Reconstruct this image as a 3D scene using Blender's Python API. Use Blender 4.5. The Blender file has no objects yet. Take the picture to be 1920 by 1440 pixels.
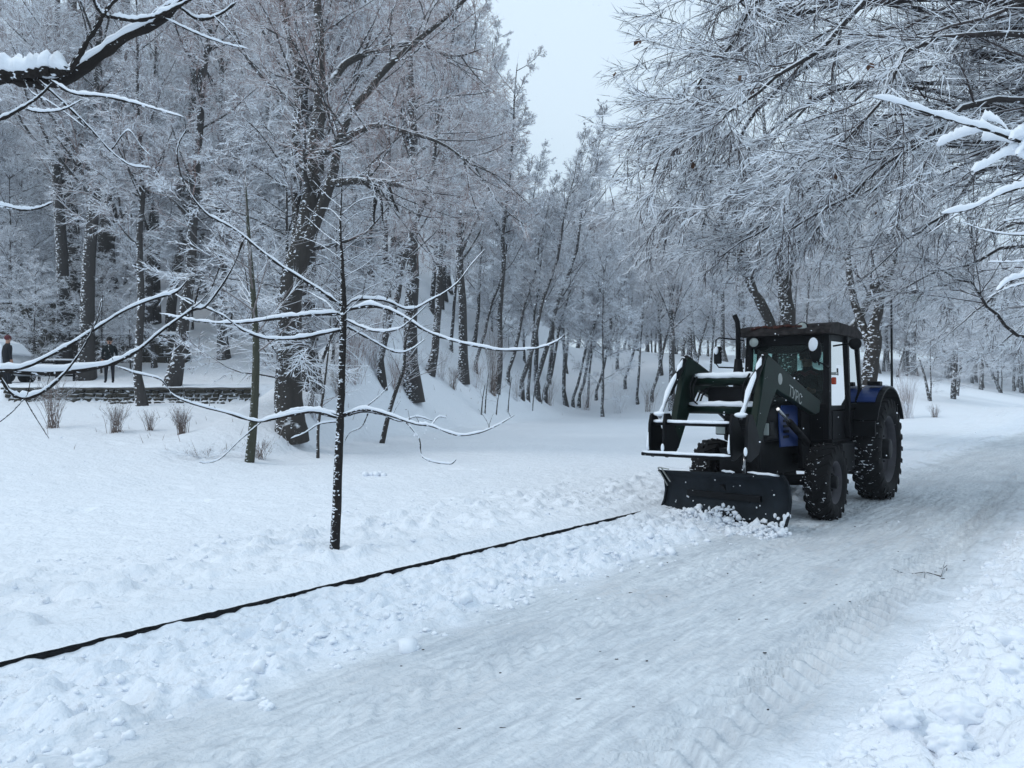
import bpy, math, random
import numpy as np
from mathutils import Vector, Matrix

random.seed(7)
RNG = np.random.default_rng(7)
SC = bpy.context.scene
COL = SC.collection
pi = math.pi

# ------------------------------------------------------------------ camera
F = 1440.0                      # focal length in photo pixels (photo is 1920 wide)
CAMZ = 1.6
PITCH = math.atan(20 / 1440)
cam = bpy.data.cameras.new('camera')
cam.sensor_width = 36
cam.lens = 36 * F / 1920
cam.clip_start = 0.05
cam.clip_end = 2000
camo = bpy.data.objects.new('camera', cam)
COL.objects.link(camo)
camo.location = (0, 0, CAMZ)
camo.rotation_euler = (pi / 2 + PITCH, 0, 0)
SC.camera = camo

# ------------------------------------------------------------------ world, sun, exposure
SUN_EL = math.radians(50)     # weak sun behind the cloud, to the left
world = bpy.data.worlds.new('World')
SC.world = world
world.use_nodes = True
nt = world.node_tree
nt.nodes.clear()
sky = nt.nodes.new('ShaderNodeTexSky')
sky.sky_type = 'NISHITA'
sky.sun_disc = False
sky.sun_elevation = SUN_EL
sky.sun_rotation = math.radians(252)
sky.dust_density = 4
bsky = nt.nodes.new('ShaderNodeBackground')
bsky.inputs['Strength'].default_value = 0.05
nt.links.new(sky.outputs[0], bsky.inputs['Color'])
# pale even cloud layer with faint soft variation
tc = nt.nodes.new('ShaderNodeTexCoord')
nz = nt.nodes.new('ShaderNodeTexNoise')
nz.inputs['Scale'].default_value = 1.6
nz.inputs['Detail'].default_value = 3
rmp = nt.nodes.new('ShaderNodeValToRGB')
rmp.color_ramp.elements[0].color = (0.60, 0.755, 0.89, 1)
rmp.color_ramp.elements[1].color = (0.68, 0.82, 0.935, 1)
rmp.color_ramp.elements[0].position = 0.35
rmp.color_ramp.elements[1].position = 0.7
bcl = nt.nodes.new('ShaderNodeBackground')
# an overcast sky grows brighter towards the zenith
sz = nt.nodes.new('ShaderNodeSeparateXYZ'); nt.links.new(tc.outputs['Generated'], sz.inputs[0])
mz = nt.nodes.new('ShaderNodeMath'); mz.operation = 'MAXIMUM'; mz.inputs[1].default_value = 0; nt.links.new(sz.outputs[2], mz.inputs[0])
ms = nt.nodes.new('ShaderNodeMath'); ms.operation = 'MULTIPLY_ADD'; ms.inputs[1].default_value = .15; ms.inputs[2].default_value = 1.43
nt.links.new(mz.outputs[0], ms.inputs[0]); nt.links.new(ms.outputs[0], bcl.inputs['Strength'])
nt.links.new(tc.outputs['Generated'], nz.inputs['Vector'])
nt.links.new(nz.outputs[0], rmp.inputs[0])
nt.links.new(rmp.outputs[0], bcl.inputs['Color'])
add = nt.nodes.new('ShaderNodeMixShader'); add.inputs[0].default_value = .8
wo = nt.nodes.new('ShaderNodeOutputWorld')
nt.links.new(bsky.outputs[0], add.inputs[1])
nt.links.new(bcl.outputs[0], add.inputs[2])
nt.links.new(add.outputs[0], wo.inputs['Surface'])

sun = bpy.data.lights.new('sun', 'SUN')
sun.energy = 0.9
sun.angle = math.radians(18)
sun.color = (1.0, 0.97, 0.93)
suno = bpy.data.objects.new('sun', sun)
COL.objects.link(suno)
suno.rotation_euler = (math.radians(-40), 0, math.radians(108))

SC.view_settings.view_transform = 'Standard'
SC.view_settings.look = 'None'
SC.view_settings.gamma = 1
SC.view_settings.exposure = -0.05
SC.render.engine = 'CYCLES'
SC.cycles.max_bounces = 8
SC.cycles.diffuse_bounces = 6
SC.cycles.volume_bounces = 0
SC.cycles.transparent_max_bounces = 12

# ------------------------------------------------------------------ frames of reference
O = np.array([-2.93, 4.39])                 # a point on the kerb line
DV = np.array([0.63, 0.777]); DV = DV / np.linalg.norm(DV)      # along the path
NV = np.array([DV[1], -DV[0]])              # across it, to the right


def st(x, y):
    return (x - O[0]) * DV[0] + (y - O[1]) * DV[1], (x - O[0]) * NV[0] + (y - O[1]) * NV[1]


def xy(s, t):
    return O[0] + s * DV[0] + t * NV[0], O[1] + s * DV[1] + t * NV[1]


def at(px, py, Y):
    """world point seen at pixel (px, py) of the photo, Y metres ahead"""
    ca, sa = math.cos(PITCH), math.sin(PITCH)
    u, w = (px - 960) / F, (720 - py) / F
    d = (u, ca - w * sa, sa + w * ca)
    k = Y / d[1]
    return np.array([d[0] * k, Y, CAMZ + d[2] * k])


# ------------------------------------------------------------------ noise
_pt = np.random.default_rng(3)
PERM = _pt.permutation(512)
PERM = np.concatenate([PERM, PERM, PERM])
GR = _pt.normal(size=(512, 2)); GR /= np.linalg.norm(GR, axis=1)[:, None]


def perlin(x, y, seed=0):
    x = np.asarray(x, float) + seed * 17.31
    y = np.asarray(y, float) + seed * 9.77
    xi = np.floor(x).astype(int); yi = np.floor(y).astype(int)
    xf = x - xi; yf = y - yi
    u = xf * xf * xf * (xf * (xf * 6 - 15) + 10)
    v = yf * yf * yf * (yf * (yf * 6 - 15) + 10)

    def g(ix, iy, dx, dy):
        h = PERM[(PERM[ix & 511] + iy) & 511]
        gg = GR[h]
        return gg[..., 0] * dx + gg[..., 1] * dy
    a = g(xi, yi, xf, yf); b = g(xi + 1, yi, xf - 1, yf)
    c = g(xi, yi + 1, xf, yf - 1); d = g(xi + 1, yi + 1, xf - 1, yf - 1)
    return (a + u * (b - a)) * (1 - v) + (c + u * (d - c)) * v


def fbm(x, y, o=4, seed=0):
    r = 0; a = 1
    for i in range(o):
        r = r + a * perlin(x * 2 ** i, y * 2 ** i, seed + i)
        a *= .5
    return r


def smooth(x, a, b):
    t = np.clip((x - a) / (b - a), 0, 1)
    return t * t * (3 - 2 * t)


# ------------------------------------------------------------------ terrain height
FX, FY = [-60, -20, -9, -7.5, -5.5, -4, 3, 14, 30, 80], [14.5, 14.5, 14.5, 15, 17, 25, 45, 60, 72, 100]


def base_h(x, y):
    """large shape of the ground, without the fine relief"""
    x = np.asarray(x, float); y = np.asarray(y, float)
    s, t = st(x, y)
    foot = np.interp(x, FX, FY)
    D = y - foot
    hl = np.interp(D, [-4, 0, 5, 12.2, 12.5, 19, 22, 30, 45, 80, 150, 300], [0, .12, .5, 1.2, 1.82, 2.05, 3.0, 6, 12, 20, 28, 34])
    hc = np.interp(D, [-4, 0, 3, 8, 20, 40, 80, 150, 300], [0, .12, .8, 2.4, 6, 11, 18, 26, 30])
    hr = np.interp(D, [-4, 0, 10, 40, 100, 300], [0, .1, .3, 1.5, 6, 14])
    wl = smooth(-x, 6, 8.6)
    wr = smooth(x, -1, 6)
    h = (hl * wl + hc * (1 - wl)) * (1 - wr) + hr * wr
    h = np.where(t < 0, h, h * (1 - smooth(t, 0, 3)))
    # hill that rises beside the path far to the right
    q = -t
    h = h + smooth(s, 43, 58) * np.interp(q, [-30, -5, -2, 2, 12, 30], [3, 1.2, 0.5, 0.7, 2.8, 5])
    # verge on the near side of the path
    h = h + smooth(t, 3.8, 5.4) * .16 + smooth(t, 6, 40) * 2.5
    return h


def lawn_edge(q):
    """snow over the lawn: rounded edge beside the kerb"""
    return .074 + .06 * smooth(q, 0, .20)


def height(x, y):
    x = np.asarray(x, float); y = np.asarray(y, float)
    s, t = st(x, y)
    q = -t
    h = base_h(x, y)
    near = 1 / (1 + np.maximum(np.hypot(x, y) - 25, 0) * .05)
    # lawn
    hl = lawn_edge(np.maximum(q, 0)) + smooth(q, .02, .5) * (.035 * fbm(x * .35, y * .35, 3, 5) + .012 * fbm(x * 1.7, y * 1.7, 3, 9))
    tr = smooth(q, .1, .5) * (1 - smooth(q, 1.6, 2.8))
    hl = hl + tr * .17 * np.maximum(0, fbm(s * 2.6, q * 3.2, 4, 21) - .08) - tr * .12 * np.maximum(0, fbm(s * 3.1, q * 3.3, 3, 27) - .2)
    hl = hl + (.014 * fbm(s * 6, q * 6, 3, 31) + .02 * fbm(x * 2.2, y * 5, 3, 33)) * near * smooth(q, .0, .25)
    hl = hl - .035 * smooth(fbm(x * 1.3, y * 1.3, 2, 40), .42, .62) * near * smooth(q, .1, .4)
    # path
    lum = (1 - smooth(t, 1.05 + .25 * perlin(s * .9, 0, 2), 1.45 + .25 * perlin(s * .9, 0, 2)))
    ridge = np.exp(-((t - 1.15 - .12 * perlin(s * .8, 3, 1)) / .22) ** 2)
    hp = .012 + lum * (.005 + .13 * np.abs(fbm(s * 2.6, t * 4.2, 4, 50)) + .05 * fbm(s * 7, t * 10, 3, 52))
    hp = hp + ridge * .09 * np.maximum(0, .12 + fbm(s * 3.4, t * 3.8, 4, 54))
    # ploughed surface: long scrape lines
    sc = (1 - lum) * smooth(t, 1.1, 1.6)
    hp = hp + sc * (.016 * fbm(s * .9, t * 9, 3, 60) + .012 * fbm(s * 5, t * 9, 3, 63) + .012 * fbm(s * .5, t * 1.2, 2, 66) + .03 * np.maximum(0, fbm(s * 1.6, t * 3.5, 4, 68) - .22))
    # tyre tracks with chevron bars
    for tc_, amp in ((3.38, .9), (1.95, .4)):
        c = tc_ + .10 * np.sin(s * .33)
        dt = t - c
        m = np.exp(-(dt / .21) ** 6) * (1 - smooth(s, 16, 30))
        bars = .5 + .5 * np.sin((s + np.abs(dt) * .95) * 2 * pi / .17)
        hp = hp - amp * m * (.045 - .044 * smooth(bars, .4, .7) * (.6 + .8 * np.clip(perlin(s * 1.4, t, 70) + .4, 0, 1)))
    # pressed boot and clod relief at the near edge of the path
    ve = smooth(t, 3.75, 4.5)
    hp = hp + ve * (.20 * np.abs(fbm(s * 1.9, t * 2.1, 4, 80)) + .09 * fbm(s * 5.5, t * 6, 4, 83))
    hp = hp + smooth(t, 3.9, 4.6) * .06 + .03 * smooth(t, 4.6, 6) * fbm(s, t, 3, 86)
    # where the kerb ends the ploughed snow closes up with the lawn
    join = smooth(s, 6.5, 7.6) * (1 - smooth(t, 0, .5))
    hp = hp * (1 - join) + (.085 + .012 * fbm(s * 3, t * 3, 2, 90)) * join
    # at the kerb itself the snow against the stone is ragged
    kb = (1 - smooth(t, 0, .14)) * (1 - smooth(s, 6.5, 7.6))
    rag = .046 + .022 * np.clip(fbm(s * 3.1, 0 * s, 5, 95) * 1.5 + .8 * fbm(s * 12, 0 * s, 2, 99), -.8, 1.15)
    hp = hp * (1 - kb) + rag * kb
    hl = hl + (1 - smooth(q, 0, .16)) * .011 * np.abs(fbm(s * 9, q * 8, 3, 97)) * (s > -3)
    return np.where(t < 0, h + hl, h + hp)


def ground(px, py, y0=5, y1=160):
    """where the sight line through a pixel first meets the ground"""
    Y = np.linspace(y0, y1, 6000)
    ca, sa = math.cos(PITCH), math.sin(PITCH)
    u, w = (px - 960) / F, (720 - py) / F
    k = Y / (ca - w * sa)
    X = u * k; Z = CAMZ + (sa + w * ca) * k
    H = base_h(X, Y) + .12
    i = np.argmax(Z < H) if (Z < H).any() else len(Y) - 1
    return np.array([X[i], Y[i], H[i]])


def on(x, y, dz=0.0):
    return np.array([x, y, float(height(x, y)) + dz])


# ------------------------------------------------------------------ materials
def new_mat(name):
    m = bpy.data.materials.new(name)
    m.use_nodes = True
    return m, m.node_tree, m.node_tree.nodes['Principled BSDF']


def simple(name, col, rough=.6, metal=0, noise=.25, scale=30, bump=0, spec=.4):
    m, t, b = new_mat(name)
    n = t.nodes.new('ShaderNodeTexNoise'); n.inputs['Scale'].default_value = scale; n.inputs['Detail'].default_value = 4
    co = t.nodes.new('ShaderNodeTexCoord'); t.links.new(co.outputs['Object'], n.inputs['Vector'])
    r = t.nodes.new('ShaderNodeValToRGB')
    a = 1 - noise; c = 1 + noise
    r.color_ramp.elements[0].color = (*[min(1, v * a) for v in col], 1)
    r.color_ramp.elements[1].color = (*[min(1, v * c) for v in col], 1)
    r.color_ramp.elements[0].position = .3; r.color_ramp.elements[1].position = .7
    t.links.new(n.outputs[0], r.inputs[0]); t.links.new(r.outputs[0], b.inputs['Base Color'])
    b.inputs['Roughness'].default_value = rough; b.inputs['Metallic'].default_value = metal
    b.inputs['Specular IOR Level'].default_value = spec * (.3 if max(col) < .04 else 1)
    if bump:
        bp = t.nodes.new('ShaderNodeBump'); bp.inputs['Strength'].default_value = bump; bp.inputs['Distance'].default_value = .01
        t.links.new(n.outputs[0], bp.inputs['Height']); t.links.new(bp.outputs[0], b.inputs['Normal'])
    return m


def mix_noise(t, scale, detail=4, vec=None, stretch=None):
    n = t.nodes.new('ShaderNodeTexNoise'); n.inputs['Scale'].default_value = scale; n.inputs['Detail'].default_value = detail
    if vec is None:
        vec = t.nodes.new('ShaderNodeNewGeometry').outputs['Position']
    if stretch is not None:
        mp = t.nodes.new('ShaderNodeMapping'); mp.inputs['Scale'].default_value = stretch[:3]
        if len(stretch) > 3: mp.inputs['Rotation'].default_value = (0, 0, stretch[3])
        t.links.new(vec, mp.inputs['Vector']); vec = mp.outputs[0]
    t.links.new(vec, n.inputs['Vector'])
    return n.outputs[0]


def math_n(t, op, a, b=None, c=None):
    n = t.nodes.new('ShaderNodeMath'); n.operation = op
    for i, v in enumerate((a, b, c)):
        if v is None: continue
        if isinstance(v, (int, float)): n.inputs[i].default_value = v
        else: t.links.new(v, n.inputs[i])
    return n.outputs[0]


def mixc(t, fac, c1, c2):
    n = t.nodes.new('ShaderNodeMix'); n.data_type = 'RGBA'
    for k, v in ((0, fac), (6, c1), (7, c2)):
        if isinstance(v, (int, float)): n.inputs[k].default_value = v
        elif isinstance(v, tuple): n.inputs[k].default_value = (*v, 1)
        else: t.links.new(v, n.inputs[k])
    return n.outputs[2]


SNOW = (.80, .84, .90)


def snow_mat(name, kind):
    m, t, b = new_mat(name)
    geo = t.nodes.new('ShaderNodeNewGeometry').outputs['Position']
    ang = -math.atan2(DV[1], DV[0])
    b.inputs['Roughness'].default_value = .75
    b.inputs['Specular IOR Level'].default_value = .25
    if kind == 'path':
        sxyz = t.nodes.new('ShaderNodeSeparateXYZ'); t.links.new(geo, sxyz.inputs[0])
        gx = math_n(t, 'SUBTRACT', sxyz.outputs[0], float(O[0])); gy_ = math_n(t, 'SUBTRACT', sxyz.outputs[1], float(O[1]))
        sc_ = math_n(t, 'ADD', math_n(t, 'MULTIPLY', gx, float(DV[0])), math_n(t, 'MULTIPLY', gy_, float(DV[1])))
        tt0 = math_n(t, 'ADD', math_n(t, 'MULTIPLY', gx, float(NV[0])), math_n(t, 'MULTIPLY', gy_, float(NV[1])))
        cmb = t.nodes.new('ShaderNodeCombineXYZ'); t.links.new(sc_, cmb.inputs[0]); t.links.new(tt0, cmb.inputs[1])
        stv = cmb.outputs[0]
        n1 = mix_noise(t, 1.0, 6, stv, (.7, 4, 1))
        n2 = mix_noise(t, 1.0, 6, stv, (5, 24, 1))
        n3 = mix_noise(t, .9, 4, geo)
        tt = math_n(t, 'ADD', tt0, math_n(t, 'MULTIPLY', math_n(t, 'SUBTRACT', mix_noise(t, 2.2, 5, geo), .5), .9))
        def band(a_, b_):
            mr_ = t.nodes.new('ShaderNodeMapRange'); mr_.interpolation_type = 'SMOOTHSTEP'
            mr_.inputs[1].default_value = a_; mr_.inputs[2].default_value = b_; t.links.new(tt, mr_.inputs[0]); return mr_.outputs[0]
        worn = math_n(t, 'MULTIPLY', band(1.1, 1.6), math_n(t, 'SUBTRACT', 1.0, band(3.6, 4.1)))
        cs_ = mixc(t, n1, (.74, .79, .86), (.80, .84, .90))
        k_ = math_n(t, 'ADD', math_n(t, 'MULTIPLY', math_n(t, 'SUBTRACT', n2, .5), 1.6), math_n(t, 'ADD', .5, math_n(t, 'MULTIPLY', math_n(t, 'SUBTRACT', n1, .5), 1.2)))
        kc = t.nodes.new('ShaderNodeClamp'); t.links.new(k_, kc.inputs[0])
        cw_ = mixc(t, kc.outputs[0], (.44, .48, .53), (.75, .79, .83))
        c = mixc(t, worn, cs_, cw_)
        # faint brown grit pressed into the ploughed snow
        g = math_n(t, 'MULTIPLY', math_n(t, 'SUBTRACT', n3, .5), math_n(t, 'SUBTRACT', n2, .42))
        g = math_n(t, 'MULTIPLY', g, 14.0)
        cl = t.nodes.new('ShaderNodeClamp'); t.links.new(g, cl.inputs[0])
        c = mixc(t, math_n(t, 'MULTIPLY', math_n(t, 'MULTIPLY', cl.outputs[0], .6), worn), c, (.34, .30, .30))
        t.links.new(c, b.inputs['Base Color'])
        hgt = math_n(t, 'ADD', math_n(t, 'MULTIPLY', n2, 1.1), mix_noise(t, 24, 3, geo))
        st_, dist = .9, .02
    else:
        n1 = mix_noise(t, .6, 4, geo)
        c = mixc(t, n1, (.76, .80, .86), (.84, .87, .92))
        t.links.new(c, b.inputs['Base Color'])
        hgt = math_n(t, 'ADD', mix_noise(t, 22, 3, geo), math_n(t, 'MULTIPLY', mix_noise(t, 8, 3, geo), 1.8))
        st_, dist = (.85, .022) if kind == 'ground' else (.35, .008)
    bp = t.nodes.new('ShaderNodeBump'); bp.inputs['Strength'].default_value = st_; bp.inputs['Distance'].default_value = dist
    t.links.new(hgt, bp.inputs['Height']); t.links.new(bp.outputs[0], b.inputs['Normal'])
    return m


def bark_mat(name, bark, bark2, thr=.35, amp=.6, nscale=6, patch=0.0, pscale=5, soft=.12):
    """bark with snow lying on whatever faces up, and patches of driven snow"""
    m, t, b = new_mat(name)
    g = t.nodes.new('ShaderNodeNewGeometry')
    pos = g.outputs['Position']
    sx = t.nodes.new('ShaderNodeSeparateXYZ'); t.links.new(g.outputs['Normal'], sx.inputs[0])
    n = mix_noise(t, nscale, 4, pos)
    f = math_n(t, 'ADD', sx.outputs[2], math_n(t, 'MULTIPLY', math_n(t, 'SUBTRACT', n, .5), amp))
    f = math_n(t, 'DIVIDE', math_n(t, 'SUBTRACT', f, thr), soft)
    cl = t.nodes.new('ShaderNodeClamp'); t.links.new(f, cl.inputs[0])
    fac = cl.outputs[0]
    nb = mix_noise(t, 14, 6, pos, (1, 1, .25))
    if patch:
        pn = mix_noise(t, pscale, 6, pos, (1, 1, 2.2))
        # driven snow sits on the side the wind came from
        wd = math_n(t, 'ADD', math_n(t, 'MULTIPLY', sx.outputs[0], -.13), math_n(t, 'MULTIPLY', sx.outputs[1], -.05))
        pf = math_n(t, 'ADD', pn, wd)
        pf = math_n(t, 'DIVIDE', math_n(t, 'SUBTRACT', pf, 1 - patch), .05)
        c2 = t.nodes.new('ShaderNodeClamp'); t.links.new(pf, c2.inputs[0])
        fac = math_n(t, 'MAXIMUM', fac, c2.outputs[0])
    c = mixc(t, nb, bark, bark2)
    c = mixc(t, fac, c, SNOW)
    t.links.new(c, b.inputs['Base Color'])
    b.inputs['Roughness'].default_value = .85
    b.inputs['Specular IOR Level'].default_value = .2
    bp = t.nodes.new('ShaderNodeBump'); bp.inputs['Strength'].default_value = .6; bp.inputs['Distance'].default_value = .02
    t.links.new(nb, bp.inputs['Height']); t.links.new(bp.outputs[0], b.inputs['Normal'])
    return m


M = {}
M['snow_ground'] = snow_mat('snow_ground', 'ground')
M['snow_path'] = snow_mat('snow_path', 'path')
M['snow'] = snow_mat('snow', 'cap')
M['trunk'] = bark_mat('trunk_bark', (.028, .025, .024), (.065, .058, .052), thr=.5, patch=.33, pscale=11)
M['trunk_far'] = bark_mat('trunk_bark_far', (.032, .029, .029), (.066, .06, .057), thr=.45, patch=.36, pscale=9)
M['twig'] = bark_mat('snowy_twig', (.17, .135, .128), (.30, .245, .235), thr=-.12, amp=.8, nscale=3)
M['twig_brown'] = bark_mat('snowy_brown_twig', (.20, .14, .128), (.32, .23, .21), thr=-.02, amp=1.0, nscale=1.2)
M['twig_white'] = bark_mat('snow_laden_twig', (.12, .10, .10), (.22, .19, .185), thr=-.2, amp=.6, nscale=4)
M['near_bark'] = bark_mat('near_bark', (.010, .009, .009), (.028, .023, .021), thr=.8, amp=.5, nscale=20, patch=.36, pscale=26)
M['green_bark'] = bark_mat('green_bark', (.035, .037, .027), (.068, .07, .05), thr=.8, amp=.4, nscale=10, patch=.3, pscale=14)
M['shrub'] = bark_mat('shrub_stems', (.15, .115, .10), (.24, .19, .17), thr=.25, amp=.8, nscale=8)
M['stone'] = simple('wall_stone', (.075, .07, .062), .9, noise=.6, scale=6, bump=.6)
M['stone_moss'] = bark_mat('mossy_stone', (.018, .018, .015), (.075, .066, .052), thr=.6, amp=.7, nscale=5, patch=.33, pscale=4)
M['kerb'] = simple('wet_shaded_kerb', (.012, .012, .014), .7, noise=.5, scale=20, bump=.4)  # wet stone, with the shade under the snow edge put into the colour
M['leaf'] = simple('dry_leaf', (.085, .04, .022), .7, noise=.3)
M['black'] = simple('black_paint', (.004, .0045, .006), .5, noise=.4, scale=9)
M['blackmetal'] = simple('black_iron', (.006, .007, .009), .55, metal=.3, noise=.4, scale=12)
M['green'] = simple('loader_green', (.002, .011, .0075), .45, noise=.3, scale=7)
M['blue'] = simple('tractor_blue', (.004, .028, .14), .4, noise=.2, scale=5)
M['blade'] = simple('blade_steel', (.010, .014, .019), .5, metal=.2, noise=.35, scale=6)
M['tyre'] = bark_mat('tyre_rubber', (.004, .004, .005), (.010, .010, .011), thr=1.2, amp=.2, nscale=12, patch=.27, pscale=16)
M['rim'] = simple('rim_grey', (.035, .034, .042), .6, metal=.1, noise=.3, scale=8)
M['chrome'] = simple('rod_steel', (.35, .36, .38), .25, metal=.8, noise=.1)
M['lamp'] = simple('lamp_glass', (.30, .34, .33), .15, noise=.05)
M['amber'] = simple('amber_lens', (.35, .035, .01), .25, noise=.1)
M['white'] = simple('white_paint', (.26, .28, .27), .5, noise=.15)
M['roofdirt'] = simple('cab_roof', (.03, .026, .026), .8, noise=.7, scale=9)
M['rust'] = simple('red_brown_dirt', (.06, .016, .010), .8, noise=.5, scale=20)
M['jacket'] = simple('dark_jacket', (.009, .013, .014), .8, noise=.3, scale=20)
M['trousers'] = simple('dark_trousers', (.012, .013, .018), .8, noise=.3)
M['redcloth'] = simple('red_cloth', (.09, .01, .016), .8, noise=.3)
M['skin'] = simple('skin', (.35, .19, .13), .6, noise=.1)
M['hair'] = simple('dark_hair', (.015, .011, .009), .7, noise=.2)
M['seat'] = simple('seat_vinyl', (.02, .02, .02), .6)
M['carwhite'] = simple('car_paint', (.35, .37, .40), .3, noise=.05)
M['darkgreen'] = simple('lamp_green', (.02, .03, .028), .5)


def glass(name, tint, gl=.12):
    m = bpy.data.materials.new(name); m.use_nodes = True
    t = m.node_tree; t.nodes.clear()
    tr = t.nodes.new('ShaderNodeBsdfTransparent'); tr.inputs[0].default_value = (*tint, 1)
    gs = t.nodes.new('ShaderNodeBsdfGlossy'); gs.inputs['Roughness'].default_value = .03
    fr = t.nodes.new('ShaderNodeFresnel'); fr.inputs[0].default_value = 1.22
    mx = t.nodes.new('ShaderNodeMixShader'); o = t.nodes.new('ShaderNodeOutputMaterial')
    t.links.new(fr.outputs[0], mx.inputs[0]); t.links.new(tr.outputs[0], mx.inputs[1]); t.links.new(gs.outputs[0], mx.inputs[2])
    t.links.new(mx.outputs[0], o.inputs['Surface'])
    return m


M['glass'] = glass('cab_glass', (.72, .82, .80))
M['sideglass'] = glass('side_glass', (.14, .18, .19))
M['glassdark'] = glass('dark_glass', (.10, .12, .13))


# ------------------------------------------------------------------ mesh helpers
def mesh_np(name, V, T, smooth_=True, mat=None, quads=False):
    me = bpy.data.meshes.new(name)
    V = np.ascontiguousarray(V, dtype=np.float32); T = np.ascontiguousarray(T, dtype=np.int32)
    k = T.shape[1]
    me.vertices.add(len(V)); me.vertices.foreach_set('co', V.ravel())
    me.loops.add(T.size); me.loops.foreach_set('vertex_index', T.ravel())
    me.polygons.add(len(T))
    me.polygons.foreach_set('loop_start', np.arange(0, T.size, k, dtype=np.int32))
    me.polygons.foreach_set('use_smooth', np.full(len(T), smooth_, dtype=bool))
    me.update(calc_edges=True)
    if mat: me.materials.append(mat)
    return me


def link(name, data, parent=None, loc=None, rotz=0, scale=None):
    o = bpy.data.objects.new(name, data)
    COL.objects.link(o)
    if parent is not None: o.parent = parent
    if loc is not None: o.location = tuple(float(v) for v in loc)
    if rotz: o.rotation_euler = (0, 0, rotz)
    if scale is not None: o.scale = scale if hasattr(scale, '__len__') else (scale,) * 3
    return o


def tag(o, label=None, cat=None, group=None, kind=None):
    if label: o['label'] = label
    if cat: o['category'] = cat
    if group: o['group'] = group
    if kind: o['kind'] = kind
    return o


def thing(name, label, cat, loc=(0, 0, 0), rotz=0, group=None):
    return tag(link(name, None, None, loc, rotz), label, cat, group)


def copy_tree(o, parent=None):
    c = o.copy(); COL.objects.link(c)
    if parent is not None: c.parent = parent
    for ch in list(o.children):
        copy_tree(ch, c)
    return c


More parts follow.
